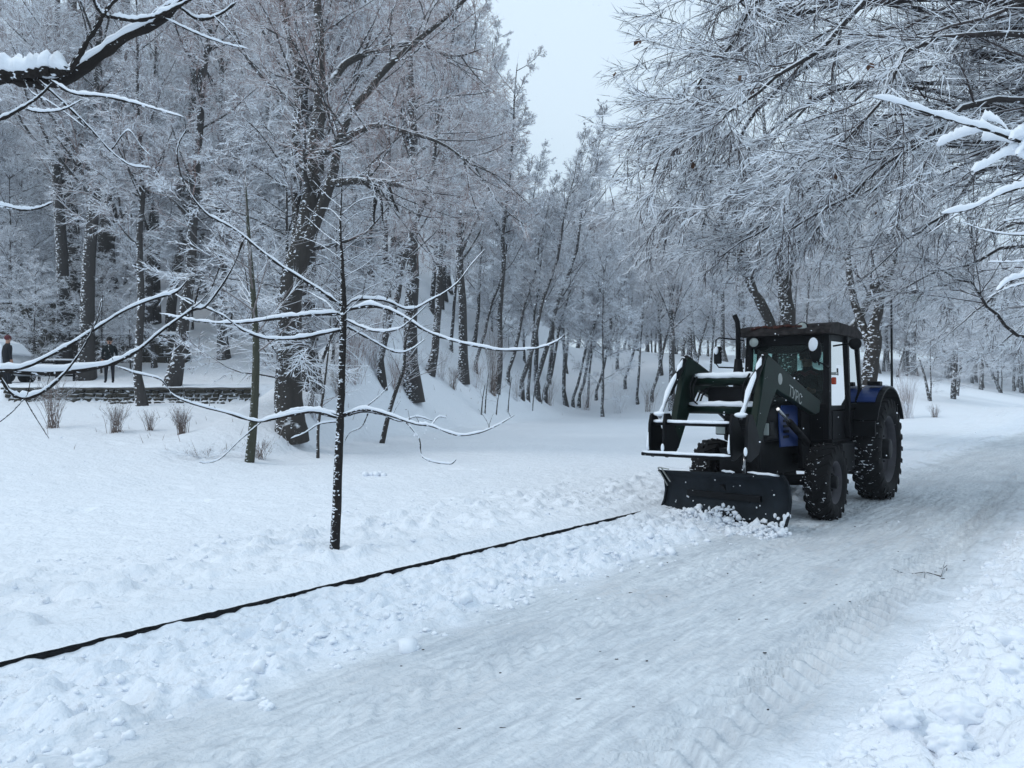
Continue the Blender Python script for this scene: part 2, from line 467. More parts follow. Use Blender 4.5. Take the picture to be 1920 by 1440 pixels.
class MB:
    """collects boxes, tubes, prisms, lathes and balls, then links them as one mesh"""
    def __init__(s): s.v = []; s.f = []; s.sm = []

    def raw(s, V, Fs, sm=False):
        n = len(s.v)
        s.v += [tuple(map(float, v)) for v in V]
        s.f += [tuple(i + n for i in f) for f in Fs]
        s.sm += [sm] * len(Fs)
        return s

    def box(s, a, b):
        (x0, y0, z0), (x1, y1, z1) = a, b
        V = [(x, y, z) for x in (x0, x1) for y in (y0, y1) for z in (z0, z1)]
        return s.raw(V, [(0, 1, 3, 2), (4, 6, 7, 5), (0, 4, 5, 1), (2, 3, 7, 6), (0, 2, 6, 4), (1, 5, 7, 3)])

    def beam(s, p, q, w, h, up=(0, 0, 1)):
        p = Vector(p); q = Vector(q); d = (q - p).normalized(); u = Vector(up)
        sd = d.cross(u)
        if sd.length < 1e-3: sd = d.cross(Vector((1, 0, 0)))
        sd.normalize(); u = sd.cross(d)
        V = [c + sd * (w / 2 * a) + u * (h / 2 * b_) for c in (p, q) for a in (-1, 1) for b_ in (-1, 1)]
        return s.raw(V, [(0, 1, 3, 2), (4, 6, 7, 5), (0, 4, 5, 1), (2, 3, 7, 6), (0, 2, 6, 4), (1, 5, 7, 3)])

    def tube(s, pts, r, n=10, caps=True, sq=1.0):
        pts = [Vector(p) for p in pts]
        rs = r if hasattr(r, '__len__') else [r] * len(pts)
        base = len(s.v); ref = None
        for i, p in enumerate(pts):
            d = (pts[min(i + 1, len(pts) - 1)] - pts[max(i - 1, 0)]).normalized()
            if ref is None: ref = Vector((0, 0, 1)) if abs(d.z) < .9 else Vector((1, 0, 0))
            sd = d.cross(ref).normalized(); u = sd.cross(d)
            ref = u
            for j in range(n):
                a = 2 * pi * j / n
                s.v.append(tuple(p + sd * (math.cos(a) * rs[i]) + u * (math.sin(a) * rs[i] * sq)))
        for i in range(len(pts) - 1):
            for j in range(n):
                a = base + i * n + j; b_ = base + i * n + (j + 1) % n
                s.f.append((a, b_, b_ + n, a + n)); s.sm.append(True)
        if caps:
            s.f.append(tuple(base + j for j in range(n))[::-1]); s.sm.append(False)
            s.f.append(tuple(base + (len(pts) - 1) * n + j for j in range(n))); s.sm.append(False)
        return s

    def prism(s, poly, y0, y1, plane='xz'):
        n = len(poly)
        def P3(a, b_, y): return (a, y, b_) if plane == 'xz' else ((a, b_, y) if plane == 'xy' else (y, a, b_))
        V = [P3(a, b_, y0) for a, b_ in poly] + [P3(a, b_, y1) for a, b_ in poly]
        Fs = [tuple(range(n))[::-1], tuple(range(n, 2 * n))] + [(i, (i + 1) % n, n + (i + 1) % n, n + i) for i in range(n)]
        return s.raw(V, Fs)

    def lathe(s, prof, c, axis='y', n=32, sm=True):
        """prof: (offset along axis, radius)"""
        base = len(s.v)
        for (o_, r) in prof:
            for j in range(n):
                a = 2 * pi * j / n; x, z = math.cos(a) * r, math.sin(a) * r
                s.v.append((c[0] + x, c[1] + o_, c[2] + z) if axis == 'y' else ((c[0] + x, c[1] + z, c[2] + o_) if axis == 'z' else (c[0] + o_, c[1] + x, c[2] + z)))
        for i in range(len(prof) - 1):
            for j in range(n):
                a = base + i * n + j; b_ = base + i * n + (j + 1) % n
                s.f.append((a, b_, b_ + n, a + n)); s.sm.append(sm)
        return s

    def ball(s, c, r, n=10, m=7):
        rx, ry, rz = r if hasattr(r, '__len__') else (r, r, r)
        V = [(c[0], c[1], c[2] + rz)]
        for i in range(1, m):
            th = pi * i / m
            for j in range(n):
                a = 2 * pi * j / n
                V.append((c[0] + rx * math.sin(th) * math.cos(a), c[1] + ry * math.sin(th) * math.sin(a), c[2] + rz * math.cos(th)))
        V.append((c[0], c[1], c[2] - rz)); L = len(V) - 1
        Fs = [(0, 1 + j, 1 + (j + 1) % n) for j in range(n)]
        for i in range(m - 2):
            for j in range(n):
                a = 1 + i * n + j; b_ = 1 + i * n + (j + 1) % n
                Fs.append((a, a + n, b_ + n, b_))
        Fs += [(L, 1 + (m - 2) * n + (j + 1) % n, 1 + (m - 2) * n + j) for j in range(n)]
        return s.raw(V, Fs, True)

    def build(s, name, mat, parent=None, bevel=0, loc=None, rotz=0):
        me = bpy.data.meshes.new(name)
        me.from_pydata(s.v, [], s.f)
        me.polygons.foreach_set('use_smooth', s.sm)
        me.materials.append(mat); me.update()
        o = link(name, me, parent, loc, rotz)
        if bevel:
            b = o.modifiers.new('bevel', 'BEVEL'); b.width = bevel; b.segments = 2; b.limit_method = 'ANGLE'; b.angle_limit = .6
        return o


# ------------------------------------------------------------------ terrain meshes
def axis(fine0, fine1, step, lo, hi, g=1.09):
    a = list(np.arange(fine0, fine1, step))
    st_ = step; v = a[-1]
    while v < hi:
        st_ *= g; v += st_; a.append(min(v, hi))
    st_ = step; v = a[0]; pre = []
    while v > lo:
        st_ *= g; v -= st_; pre.append(max(v, lo))
    return np.array(pre[::-1] + a)


def sheet(name, S, T, mat, fn=height, edge=None):
    A, B = np.meshgrid(S, T, indexing='ij')
    X, Y = xy(A, B)
    Z = fn(X, Y)
    if edge is not None: Z = edge(A, B, Z)
    ns, nt_ = len(S), len(T)
    V = np.stack([X.ravel(), Y.ravel(), Z.ravel()], 1)
    i = np.arange(ns - 1)[:, None] * nt_ + np.arange(nt_ - 1)[None, :]
    i = i.ravel()
    Q = np.stack([i, i + nt_, i + nt_ + 1, i + 1], 1)[:, ::-1]
    o = link(name, mesh_np(name, V, Q, True, mat))
    return o


eps = 1e-4
Tl = np.concatenate([-axis(.0, 5.5, .035, 0, 8, 1.05), -np.arange(8.2, 26, .2), -axis(26.2, 26.6, .3, 26.2, 260, 1.06)])
Tl = np.unique(np.minimum(Tl, -eps))
Sl = axis(-2, 15, .04, -60, 330, 1.05)
tag(sheet('lawn', Sl, Tl, M['snow_ground']), kind='structure')
Tp = np.unique(np.concatenate([np.arange(eps, 4.0, .024), [4.0]]))
Sp = axis(-1.8, 12.5, .024, -60, 330, 1.035)
tag(sheet('path', Sp, Tp, M['snow_path']), kind='structure')
Tv = axis(4.0, 6.3, .03, 4.0, 160, 1.06); Tv = np.unique(np.maximum(Tv, 4.0))
Sv = axis(-1.8, 8, .03, -60, 330, 1.05)
tag(sheet('verge', Sv, Tv, M['snow_ground']), kind='structure')

# kerb of dark stones under the edge of the lawn snow
kerb = thing('kerb', 'dark stone kerb showing as a thin line between lawn and path', 'kerb', (*xy(0, 0), 0), math.atan2(DV[1], DV[0]))
kb = MB().box((-.495, .003, -.08), (.495, .13, .063)).build('kerb_stone', M['kerb'], kerb, bevel=.008)
kb.location = (-2.5, 0, 0)
for i in range(1, 14):
    c = kb.copy(); COL.objects.link(c); c.parent = kerb; c.location = (-2.5 + i * 1.0, random.uniform(-.003, .003), random.uniform(-.006, .003))
    c.rotation_euler = (0, 0, random.uniform(-.004, .004))


# ------------------------------------------------------------------ branch geometry (all numpy)
def nrm(v):
    return v / np.maximum(np.linalg.norm(v, axis=-1, keepdims=True), 1e-9)


def grow(rng, P, R, n, tr, ang, length, k, wig, trop, flat=.6, rr=.55, rmin=.003, jit=.35, tip=.15, bias=None):
    """children on a set of polylines; P (N,k0,3), R (N,k0), n children each, length: (lo,hi) or array per parent"""
    N, k0, _ = P.shape
    idx = np.repeat(np.arange(N), n)
    C = len(idx)
    t = rng.uniform(tr[0], tr[1], C)
    u = t * (k0 - 1); i = np.minimum(u.astype(int), k0 - 2); f = (u - i)[:, None]
    a = P[idx, i]; b = P[idx, i + 1]
    pos = a * (1 - f) + b * f
    tan = nrm(b - a)
    r0 = (R[idx, i] * (1 - f[:, 0]) + R[idx, i + 1] * f[:, 0]) * rr
    r0 = np.maximum(r0 * rng.uniform(.7, 1.0, C), rmin)
    rnd = rng.normal(size=(C, 3)); rnd[:, 2] *= flat
    if bias is not None: rnd = rnd + np.asarray(bias)
    perp = nrm(rnd - (rnd * tan).sum(1, keepdims=True) * tan)
    an = rng.uniform(ang[0], ang[1], C)[:, None]
    d = nrm(np.cos(an) * tan + np.sin(an) * perp)
    if np.ndim(length) == 1 and len(length) == 2:
        L = rng.uniform(length[0], length[1], C)
    else:
        L = length[idx] * rng.uniform(1 - jit, 1 + jit, C)
    L = L * (1.15 - .6 * t)
    out = np.empty((C, k, 3)); out[:, 0] = pos
    st_ = (L / (k - 1))[:, None]
    for j in range(1, k):
        d = nrm(d + rng.normal(size=(C, 3)) * wig + np.asarray(trop) * (j / k + .3))
        out[:, j] = out[:, j - 1] + d * st_
    w = np.linspace(0, 1, k)
    Rr = r0[:, None] * (1 - (1 - tip) * w[None])
    return out, np.maximum(Rr, rmin * .6)


def plen(P):
    return np.linalg.norm(np.diff(P, axis=1), axis=2).sum(1)


def tubes(P, R, n, rng=None, roll=0.0, ey=1.0):
    N, k, _ = P.shape
    T = np.empty_like(P)
    T[:, 1:-1] = P[:, 2:] - P[:, :-2]; T[:, 0] = P[:, 1] - P[:, 0]; T[:, -1] = P[:, -1] - P[:, -2]
    T = nrm(T)
    A = nrm(P[:, -1] - P[:, 0])
    ref = np.where(np.abs(A[:, 2:3]) < .85, np.array([[0, 0, 1.]]), np.array([[1, .2, 0.]]))[:, None, :]
    ref = np.broadcast_to(ref, P.shape)
    S = nrm(np.cross(T, ref)); U = np.cross(S, T)
    rl = (rng.uniform(-roll, roll, N) if roll else np.zeros(N))[:, None, None]
    a = np.arange(n)[None, None, :] * 2 * pi / n + pi / 2 + rl
    a = np.broadcast_to(a, (N, k, n))
    V = P[:, :, None, :] + (np.cos(a)[..., None] * S[:, :, None, :] + np.sin(a)[..., None] * U[:, :, None, :] * ey) * R[:, :, None, None]
    V = V[:, :-1].reshape(N, (k - 1) * n, 3)
    tipv = P[:, -1:, :]
    V = np.concatenate([V, tipv], 1)
    m = (k - 1) * n + 1
    tri = []
    for i in range(k - 2):
        for j in range(n):
            p, q = i * n + j, i * n + (j + 1) % n
            tri += [(p, q, q + n), (p, q + n, p + n)]
    b = (k - 2) * n
    for j in range(n):
        tri.append((b + j, b + (j + 1) % n, m - 1))
    tri = np.array(tri)
    Fs = (tri[None] + (np.arange(N) * m)[:, None, None]).reshape(-1, 3)
    return V.reshape(-1, 3), Fs


def join(parts):
    V = []; Fs = []; n = 0
    for v, f in parts:
        V.append(v); Fs.append(f + n); n += len(v)
    return np.concatenate(V), np.concatenate(Fs)


def resample(pts, n):
    """Catmull-Rom through the control points, n samples"""
    P = np.array(pts, float)
    k = len(P)
    if k == 2:
        return P[0] + (P[1] - P[0]) * np.linspace(0, 1, n)[:, None]
    E = np.concatenate([[2 * P[0] - P[1]], P, [2 * P[-1] - P[-2]]])
    u = np.linspace(0, k - 1 - 1e-6, n); i = u.astype(int); f = (u - i)[:, None]
    p0, p1, p2, p3 = E[i], E[i + 1], E[i + 2], E[i + 3]
    return .5 * (2 * p1 + (p2 - p0) * f + (2 * p0 - 5 * p1 + 4 * p2 - p3) * f ** 2 + (3 * p1 - p0 - 3 * p2 + p3) * f ** 3)


def tree_meshes(name, seed, H, r, n_limb=22, limb_from=.3, limb_len=(3, 6), up=.12, twig='twig', trunk='trunk_far', lean=(0, 0),
                nb=10, nt1=11, nt2=8, droop=-.05, lang=(.6, 1.1), stems=None, flat=.6, tw=.0085, wiggle=.05):
    rng = np.random.default_rng(seed)
    if stems is None:
        k = 14
        z = np.linspace(0, H, k)
        w = np.cumsum(rng.normal(size=(k, 2)) * wiggle * H / 14, 0); w[0] = 0
        P = np.stack([w[:, 0] + lean[0] * z, w[:, 1] + lean[1] * z, z], 1)[None]
        R = (r * (1 - .9 * np.linspace(0, 1, k) ** 1.1))[None].copy()
        R[0, 0] *= 1.5
    else:
        P = np.array([resample([p[:3] for p in s], 14) for s in stems])
        R = np.array([np.interp(np.linspace(0, 1, 14), np.linspace(0, 1, len(s)), [p[3] for p in s]) for s in stems])
    parts = [tubes(P, R, 10)]
    Ll = np.array([rng.uniform(*limb_len) for _ in range(len(P))])
    P1, R1 = grow(rng, P, R, n_limb, (limb_from, .98), lang, limb_len, 8, .10, (0, 0, up), .5, .5, .02)
    parts.append(tubes(P1, R1, 6))
    Vt, Ft = join(parts)
    P2, R2 = grow(rng, P1, R1, nb, (.12, 1), (.5, 1.1), plen(P1) * .42, 5, .12, (0, 0, up * .5), flat, .5, .010)
    P2b, R2b = grow(rng, P, R, 14, (limb_from * .8, 1), (.7, 1.3), (limb_len[0] * .3, limb_len[1] * .35), 5, .12, (0, 0, .02), flat, .2, .010)
    P2 = np.concatenate([P2, P2b]); R2 = np.concatenate([R2, R2b])
    P3, R3 = grow(rng, P2, R2, nt1, (.1, 1), (.4, 1.0), plen(P2) * .45, 3, .14, (0, 0, droop), flat, .6, tw)
    P4, R4 = grow(rng, P3, R3, nt2, (.1, 1), (.4, 1.0), plen(P3) * .6, 2, .15, (0, 0, droop), flat, .8, tw * .8)
    Vc, Fc = join([tubes(P2, R2, 4), tubes(P3, R3, 3, rng, .5, 1.5), tubes(P4, R4, 3, rng, .6, 1.5)])
    mt = mesh_np(name + '_trunk', Vt, Ft, True, M[trunk])
    mc = mesh_np(name + '_crown', Vc, Fc, False, M[twig])
    return mt, mc, H


PROT = {
    'tall': [tree_meshes('tall', 11, 19, .26, 24, .32, (3, 6), twig='twig'),
             tree_meshes('tall2', 12, 21, .30, 26, .38, (3, 6.5), twig='twig_brown'),
             tree_meshes('tall3', 13, 17, .22, 22, .30, (2.5, 5), twig='twig_brown', lean=(.05, 0))],
    'slim': [tree_meshes('slim', 21, 14, .13, 20, .35, (1.6, 3.6), twig='twig', lean=(.10, 0), nb=9),
             tree_meshes('slim2', 22, 13, .12, 20, .30, (1.6, 3.4), twig='twig_white', lean=(.22, .03), nb=9, wiggle=.09)],
    'spray': [tree_meshes('spray', 31, 6.5, .07, 26, .12, (1.8, 3.4), up=-.03, twig='twig_white', nb=9, nt1=9, nt2=7, lang=(.8, 1.4), flat=.35),
              tree_meshes('spray2', 32, 8, .08, 28, .15, (2, 3.6), up=-.02, twig='twig_white', nb=9, nt1=9, nt2=7, lang=(.8, 1.4), flat=.35)],
}


def plant(kind, i, loc, scale, rotz, name, label, cat, group=None, trunkmat=None):
    mt, mc, H = PROT[kind][i]
    t = thing(name, label, cat, loc, rotz, group)
    t.scale = (scale,) * 3 if not hasattr(scale, '__len__') else scale
    link('trunk', mt, t); link('crown', mc, t)
    return t


def skyline(px):
    return float(np.interp(px, [0, 880, 925, 960, 1045, 1110, 1220, 1290, 1400, 1920], [9, 9, .58, .46, .29, .25, .25, .4, 9, 9]))


# named trees: (px, py of the foot, kind, variant, scale, rot, label)
named = [
    (160, 712, 'tall', 0, 1.25, 1.0, 'thick dark trunk behind the low wall beside the standing walker'),
    (268, 762, 'slim', 0, 1.1, 2.0, 'slender dark trunk in front of the low stone wall with roots in the snow'),
    (322, 722, 'tall', 2, 1.05, .5, 'dark straight trunk just behind the low stone wall'),
    (420, 672, 'tall', 0, .95, 3.0, 'tree on the white slope behind the low wall, fourth from the frame edge'),
    (290, 690, 'slim', 1, .9, 4.2, 'thin greenish trunk on the road behind the low stone wall'),
    (776, 750, 'tall', 1, 1.0, 2.4, 'thick forked foot tree standing alone at the bottom of the bank'),
    (805, 700, 'tall', 2, .85, .9, 'dark twin trunk tree on the bank right above the forked foot tree'),
    (868, 716, 'tall', 0, .9, 4.4, 'dark trunk on the crest of the middle bank'),
    (930, 735, 'slim', 0, 1.25, 5.2, 'leaning trunk at the right end of the bank'),
    (978, 748, 'slim', 1, 1.15, .2, 'strongly leaning slim trunk at the edge of the wood'),
    (1008, 750, 'slim', 1, 1.3, 6.0, 'long leaning trunk behind the wood edge, pointing to the sky gap'),
    (1062, 762, 'slim', 0, 1.1, 1.7, 'upright trunk where the bank meets the flat lawn'),
    (1085, 765, 'slim', 1, 1.0, .5, 'short leaning trunk next to the upright one at the lawn edge'),
    (1130, 782, 'spray', 1, 1.25, 1.2, 'young frosted tree standing alone far out on the lawn'),
    (1262, 770, 'tall', 0, .9, 2.2, 'pale tall trunk far behind the loader of the tractor'),
    (120, 690, 'tall', 0, 1.2, 4.0, 'tall speckled trunk rising beyond the snow covered car'),
]
NAMED_XY = []
rng0 = np.random.default_rng(17)
named += [(60, 705, 'spray', 0, .75, 1.0, 'frosted young tree in front of the mossy wall by the snowed-in car'), (190, 700, 'spray', 1, .6, 2.0, 'frosted young tree leaning over the walker by the thick trunk'),
          (245, 700, 'spray', 0, .6, 4.0, 'small frosted tree on the road edge right of the walker'), (20, 690, 'spray', 1, .8, 5.0, 'frosted tree at the frame edge before the mossy wall')]
for (px, py, kd, v, sc_, rz, lab) in named:
    p = ground(px, py, 12)
    NAMED_XY.append(p[:2])
    plant(kd, v, p - [0, 0, .12], sc_, rz, {'tall': 'tall_tree', 'slim': 'slim_tree', 'spray': 'young_tree'}[kd], lab, 'tree')

for i, (px, py) in enumerate([(845, 712), (893, 722), (912, 730), (952, 742), (990, 752), (1022, 756), (1045, 760), (1074, 764), (1100, 766), (1118, 767), (1150, 766), (1172, 768), (1196, 766), (1222, 768), (1240, 766), (1290, 768), (1330, 768)]):
    p = ground(px, py, 25)
    if p[1] > 120 or i % 4 == 2: continue
    p[1] += rng0.uniform(0, 5); p[0] = (px - 960) / F * p[1]; p[2] = float(base_h(p[0], p[1]))
    NAMED_XY.append(p[:2])
    lim = min(skyline(px + d) for d in (-25, 0, 25)); sc_ = min(rng0.uniform(.7, 1.05), (CAMZ + lim * p[1] - p[2]) / 15)
    if sc_ < .35: continue
    w_ = 'on the crest of the middle bank' if px < 960 else ('under the sky gap' if px < 1140 else 'between the lone frosted tree and the loader')
    plant('slim', i % 2, p - [0, 0, .1], sc_, rng0.uniform(-.8, .8), 'slim_tree', 'thin dark front-row trunk ' + w_, 'tree', 'thin trunks in the front row ' + w_)

# the wood: one object per tree
rng = np.random.default_rng(99)
pts = list(NAMED_XY)
cnt = 0
tries = 0
while cnt < 262 and tries < 20000:
    tries += 1
    Y = rng.uniform(22, 115) if cnt > 70 else rng.uniform(18, 55)
    pxr = rng.uniform(-120, 1960)
    X = (pxr - 960) / F * Y
    s_, t_ = st(X, Y)
    foot = np.interp(X, FX, FY)
    D = Y - foot
    if t_ > -2: continue
    if D < 3: continue
    if pxr < 700 and Y < 48 and rng.uniform() < .5: continue
    if X < -6 and (D < 20.5): continue
    if 1150 < pxr < 1960 and Y < 55 and t_ > -16: continue
    dmin = 1.6 + Y * .02
    if any((X - a) ** 2 + (Y - b) ** 2 < dmin ** 2 for a, b in pts[-400:]): continue
    z = float(base_h(X, Y))
    u = rng.uniform()
    kd = 'tall' if u < .52 else ('slim' if u < .78 else 'spray')
    if 1290 < pxr and u < .3: kd = 'spray'
    v = int(rng.integers(len(PROT[kd])))
    if pxr < 700 and Y < 60 and rng.uniform() < .35: kd, v = 'spray', int(rng.integers(2))
    if kd == 'tall' and pxr < 480 and v: v = 0 if rng.uniform() < .6 else v
    sc_ = rng.uniform(.8, 1.2)
    if kd != 'spray' and Y > 60: sc_ *= 1.25
    if kd == 'spray' and Y > 60: sc_ *= 1.5
    Hh = PROT[kd][v][2]
    wpx = 4.8 * sc_ / Y * F * (.55 if kd != 'tall' else 1)
    lim = min(skyline(pxr + d) for d in (-wpx, -wpx / 2, 0, wpx / 2, wpx))
    top = CAMZ + lim * Y
    if z + Hh * sc_ * 1.05 > top:
        sc2 = (top - z) / (Hh * 1.05)
        if sc2 < .35: continue
        sc_ = sc2
    pts.append((X, Y))
    place = next(w for lim_, w in ((150, 'above the mossy wall'), (330, 'between the mossy wall and the walker'), (520, 'on the slope left of the old tree'), (640, 'behind the big old tree'),
                                  (760, 'behind the young tree'), (880, 'on the near end of the middle bank'), (980, 'on the far end of the middle bank'), (1130, 'at the foot of the sky gap'),
                                  (1300, 'between the sky gap and the loader'), (1500, 'behind the tractor cab'), (1660, 'between the cab and the street lamp'), (9999, 'beyond the street lamp')) if pxr < lim_)
    place = ('nearer ' if Y < 50 else 'farther ') + place
    what = {'tall': 'tall bare tree with snowy twigs', 'slim': 'slim leaning tree with snowy twigs', 'spray': 'low young tree white with snow'}[kd]
    plant(kd, v, (X, Y, z - .1), sc_, rng.uniform(0, 6.28) if kd != 'slim' else rng.uniform(-.7, .7), {'tall': 'tall_tree', 'slim': 'slim_tree', 'spray': 'young_tree'}[kd],
          what.replace(' with snowy twigs', '').replace('bare', 'snowy bare') + ', ' + place, 'tree', what.split(' with')[0].replace('white', '').strip() + 's ' + place)
    cnt += 1


# the far wood closing the view: past counting, one mass
low = tree_meshes('far', 71, 19, .25, 20, .12, (3, 6), twig='twig', nb=8, nt1=7, nt2=4, tw=.016)
lo_ = bpy.data.objects.new('wood_tree', low[1])
V = []
for i in range(5200):
    Y = rng.uniform(98, 185); px = rng.uniform(-150, 2070); X = (px - 960) / F * Y
    lim = min(skyline(px + d) for d in (-55, 0, 55))
    if st(X, Y)[1] > -1.5: continue
    z = float(base_h(X, Y))
    if z + 20 > CAMZ + lim * Y: continue
    if len(V) and min((X - a) ** 2 + (Y - b) ** 2 for a, b, c in V) < 9: continue
    V.append((X, Y, z - .2))
fm = bpy.data.meshes.new('far_wood'); fm.from_pydata(V, [], []); fm.update()
fo = tag(link('far_wood', fm), 'far grey wood closing the view behind the nearer trees', 'wood', kind='stuff')
ng = bpy.data.node_groups.new('far_wood', 'GeometryNodeTree')
ng.interface.new_socket('Geometry', in_out='INPUT', socket_type='NodeSocketGeometry')
ng.interface.new_socket('Geometry', in_out='OUTPUT', socket_type='NodeSocketGeometry')
gi = ng.nodes.new('NodeGroupInput'); go = ng.nodes.new('NodeGroupOutput')
ip = ng.nodes.new('GeometryNodeInstanceOnPoints'); oi = ng.nodes.new('GeometryNodeObjectInfo'); oi.inputs['Object'].default_value = lo_
oi.inputs['As Instance'].default_value = True
rv = ng.nodes.new('FunctionNodeRandomValue'); rv.data_type = 'FLOAT_VECTOR'; rv.inputs[0].default_value = (0, 0, 0); rv.inputs[1].default_value = (0.05, .05, 6.28)
rs_ = ng.nodes.new('FunctionNodeRandomValue'); rs_.data_type = 'FLOAT'; rs_.inputs[2].default_value = .75; rs_.inputs[3].default_value = 1.15
ng.links.new(gi.outputs[0], ip.inputs['Points']); ng.links.new(oi.outputs['Geometry'], ip.inputs['Instance'])
ng.links.new(rv.outputs[0], ip.inputs['Rotation']); ng.links.new(rs_.outputs[1], ip.inputs['Scale']); ng.links.new(ip.outputs[0], go.inputs[0])
fo.modifiers.new('wood', 'NODES').node_group = ng

# ------------------------------------------------------------------ special trees built from traced limbs, each at its own distance
def traced_tree(name, label, origin, stems, extra, seed, twigmat='twig', trunkmat='trunk', tw=.005, nl=0, cat='tree'):
    """stems / extra: list of [(x,y,z,r), ...] in world space; returns the thing. extra limbs carry the crown too"""
    rng = np.random.default_rng(seed)
    og = np.array(origin, float)
    t = thing(name, label, cat, og)
    def pr(list_, k):
        P = np.array([resample([np.array(p[:3]) - og for p in s], k) for s in list_])
        R = np.array([np.interp(np.linspace(0, 1, k), np.linspace(0, 1, len(s)), [p[3] for p in s]) for s in list_])
        return P, R
    P, R = pr(stems, 22)
    P = P + np.random.default_rng(seed + 1).normal(size=P.shape) * R[..., None] * .12
    V, Fs = tubes(P, R, 14)
    link('trunk', mesh_np('trunk', V, Fs, True, M[trunkmat]), t)
    return t, P, R, pr, rng


def W(px, py, Y, r):
    p = at(px, py, Y)
    return (*p, r)


def crown_on(t, P, R, rng, levels, mat, name='crown'):
    """levels: list of kwargs dicts to grow()"""
    parts = []
    p, r = P, R
    for i, kw in enumerate(levels):
        kw = dict(kw)
        sides = kw.pop('sides', 3)
        ln = kw.pop('lf', None)
        if ln is not None: kw['length'] = plen(p) * ln
        p, r = grow(rng, p, r, **kw)
        parts.append(tubes(p, r, sides, rng, .7 if sides == 3 else 0))
    V, Fs = join(parts)
    return link(name, mesh_np(name, V, Fs, False, M[mat]), t)


# the big double-stemmed tree on the left of the young tree
Yb = 19.0
gb = ground(545, 812, 10); Yb = float(gb[1])
t, P, R, pr, rg = traced_tree('old_tree', 'big old tree with thick speckled trunk and two dark stems behind the young tree', gb,
    [[W(547, 818, Yb, 0.432), W(545, 780, Yb, 0.360), W(540, 640, Yb, 0.296), W(548, 520, Yb, 0.288), W(575, 430, Yb, 0.264), W(588, 330, Yb, 0.216), W(597, 210, Yb, 0.160), W(600, 100, Yb, 0.120), W(592, -80, Yb, 0.080), W(600, -300, Yb, 0.032)],
     [W(570, 470, Yb, 0.152), W(598, 400, Yb - .3, 0.136), W(622, 340, Yb - .5, 0.120), W(640, 250, Yb - .7, 0.092), W(690, 170, Yb - 1, 0.082), W(760, 95, Yb - 1.2, 0.065), W(850, 20, Yb - 1.5, 0.049), W(930, -60, Yb - 1.8, 0.027)],
     [W(592, 300, Yb, 0.160), W(610, 285, Yb - .3, 0.120), W(640, 262, Yb - .6, 0.096), W(700, 235, Yb - 1, 0.064), W(770, 250, Yb - 1.4, 0.048), W(830, 270, Yb - 1.6, 0.032), W(900, 320, Yb - 1.8, 0.016)],
     [W(600, 185, Yb, 0.128), W(625, 150, Yb + .4, 0.112), W(650, 118, Yb + .8, 0.096), W(700, 95, Yb + 1, 0.080), W(780, 82, Yb + 1.4, 0.056), W(850, 105, Yb + 1.6, 0.032), W(910, 90, Yb + 1.8, 0.016)],
     [W(560, 490, Yb, 0.160), W(555, 300, Yb + .6, 0.120), W(560, 150, Yb + 1, 0.104), W(535, 40, Yb + 1.2, 0.088), W(520, -60, Yb + 1.2, 0.048)],
     [W(622, 345, Yb - .5, 0.104), W(660, 338, Yb - .8, 0.096), W(705, 342, Yb - 1, 0.088), W(745, 343, Yb - 1.2, 0.064)]],
    None, 401)
hang = [[W(703, 345, Yb - 1, .07), W(704, 370, Yb - 1, .06), W(700, 400, Yb - 1, .04), W(702, 425, Yb - 1, .02)],
        [W(718, 343, Yb - 1.1, .09), W(728, 355, Yb - 1.1, .08), W(735, 378, Yb - 1.1, .06), W(750, 400, Yb - 1.1, .03)],
        [W(705, 345, Yb - 1, .05), W(715, 380, Yb - 1, .04), W(717, 410, Yb - 1, .02), W(722, 428, Yb - 1, .01)],
        [W(640, 340, Yb - .6, .04), W(680, 330, Yb - .9, .03), W(715, 325, Yb - 1.1, .015), W(735, 322, Yb - 1.1, .01)]]
Ph, Rh = pr(hang, 8)
V, Fs = tubes(Ph, Rh, 8)
link('broken_limb', mesh_np('broken_limb', V, Fs, True, M['near_bark']), t)
P1, R1 = grow(rg, P, R, 12, (.35, 1), (.5, 1.2), (2.0, 4.2), 8, .10, (0, 0, .05), .6, .35, .02)
for ii in range(len(P1)):
    V, Fs = tubes(P1[ii:ii + 1], R1[ii:ii + 1], 6); link('limb', mesh_np('limb', V, Fs, True, M['trunk_far']), t)
crown_on(t, P1, R1, rg, [dict(n=9, tr=(.1, 1), ang=(.4, 1.1), lf=.42, k=6, wig=.12, trop=(0, 0, .0), rr=.5, rmin=.008, sides=4),
                         dict(n=8, tr=(.1, 1), ang=(.4, 1.1), lf=.5, k=3, wig=.14, trop=(0, 0, -.03), rmin=.005),
                         dict(n=4, tr=(.1, 1), ang=(.4, 1.0), lf=.6, k=2, wig=.14, trop=(0, 0, -.03), rmin=.004)], 'twig_brown')

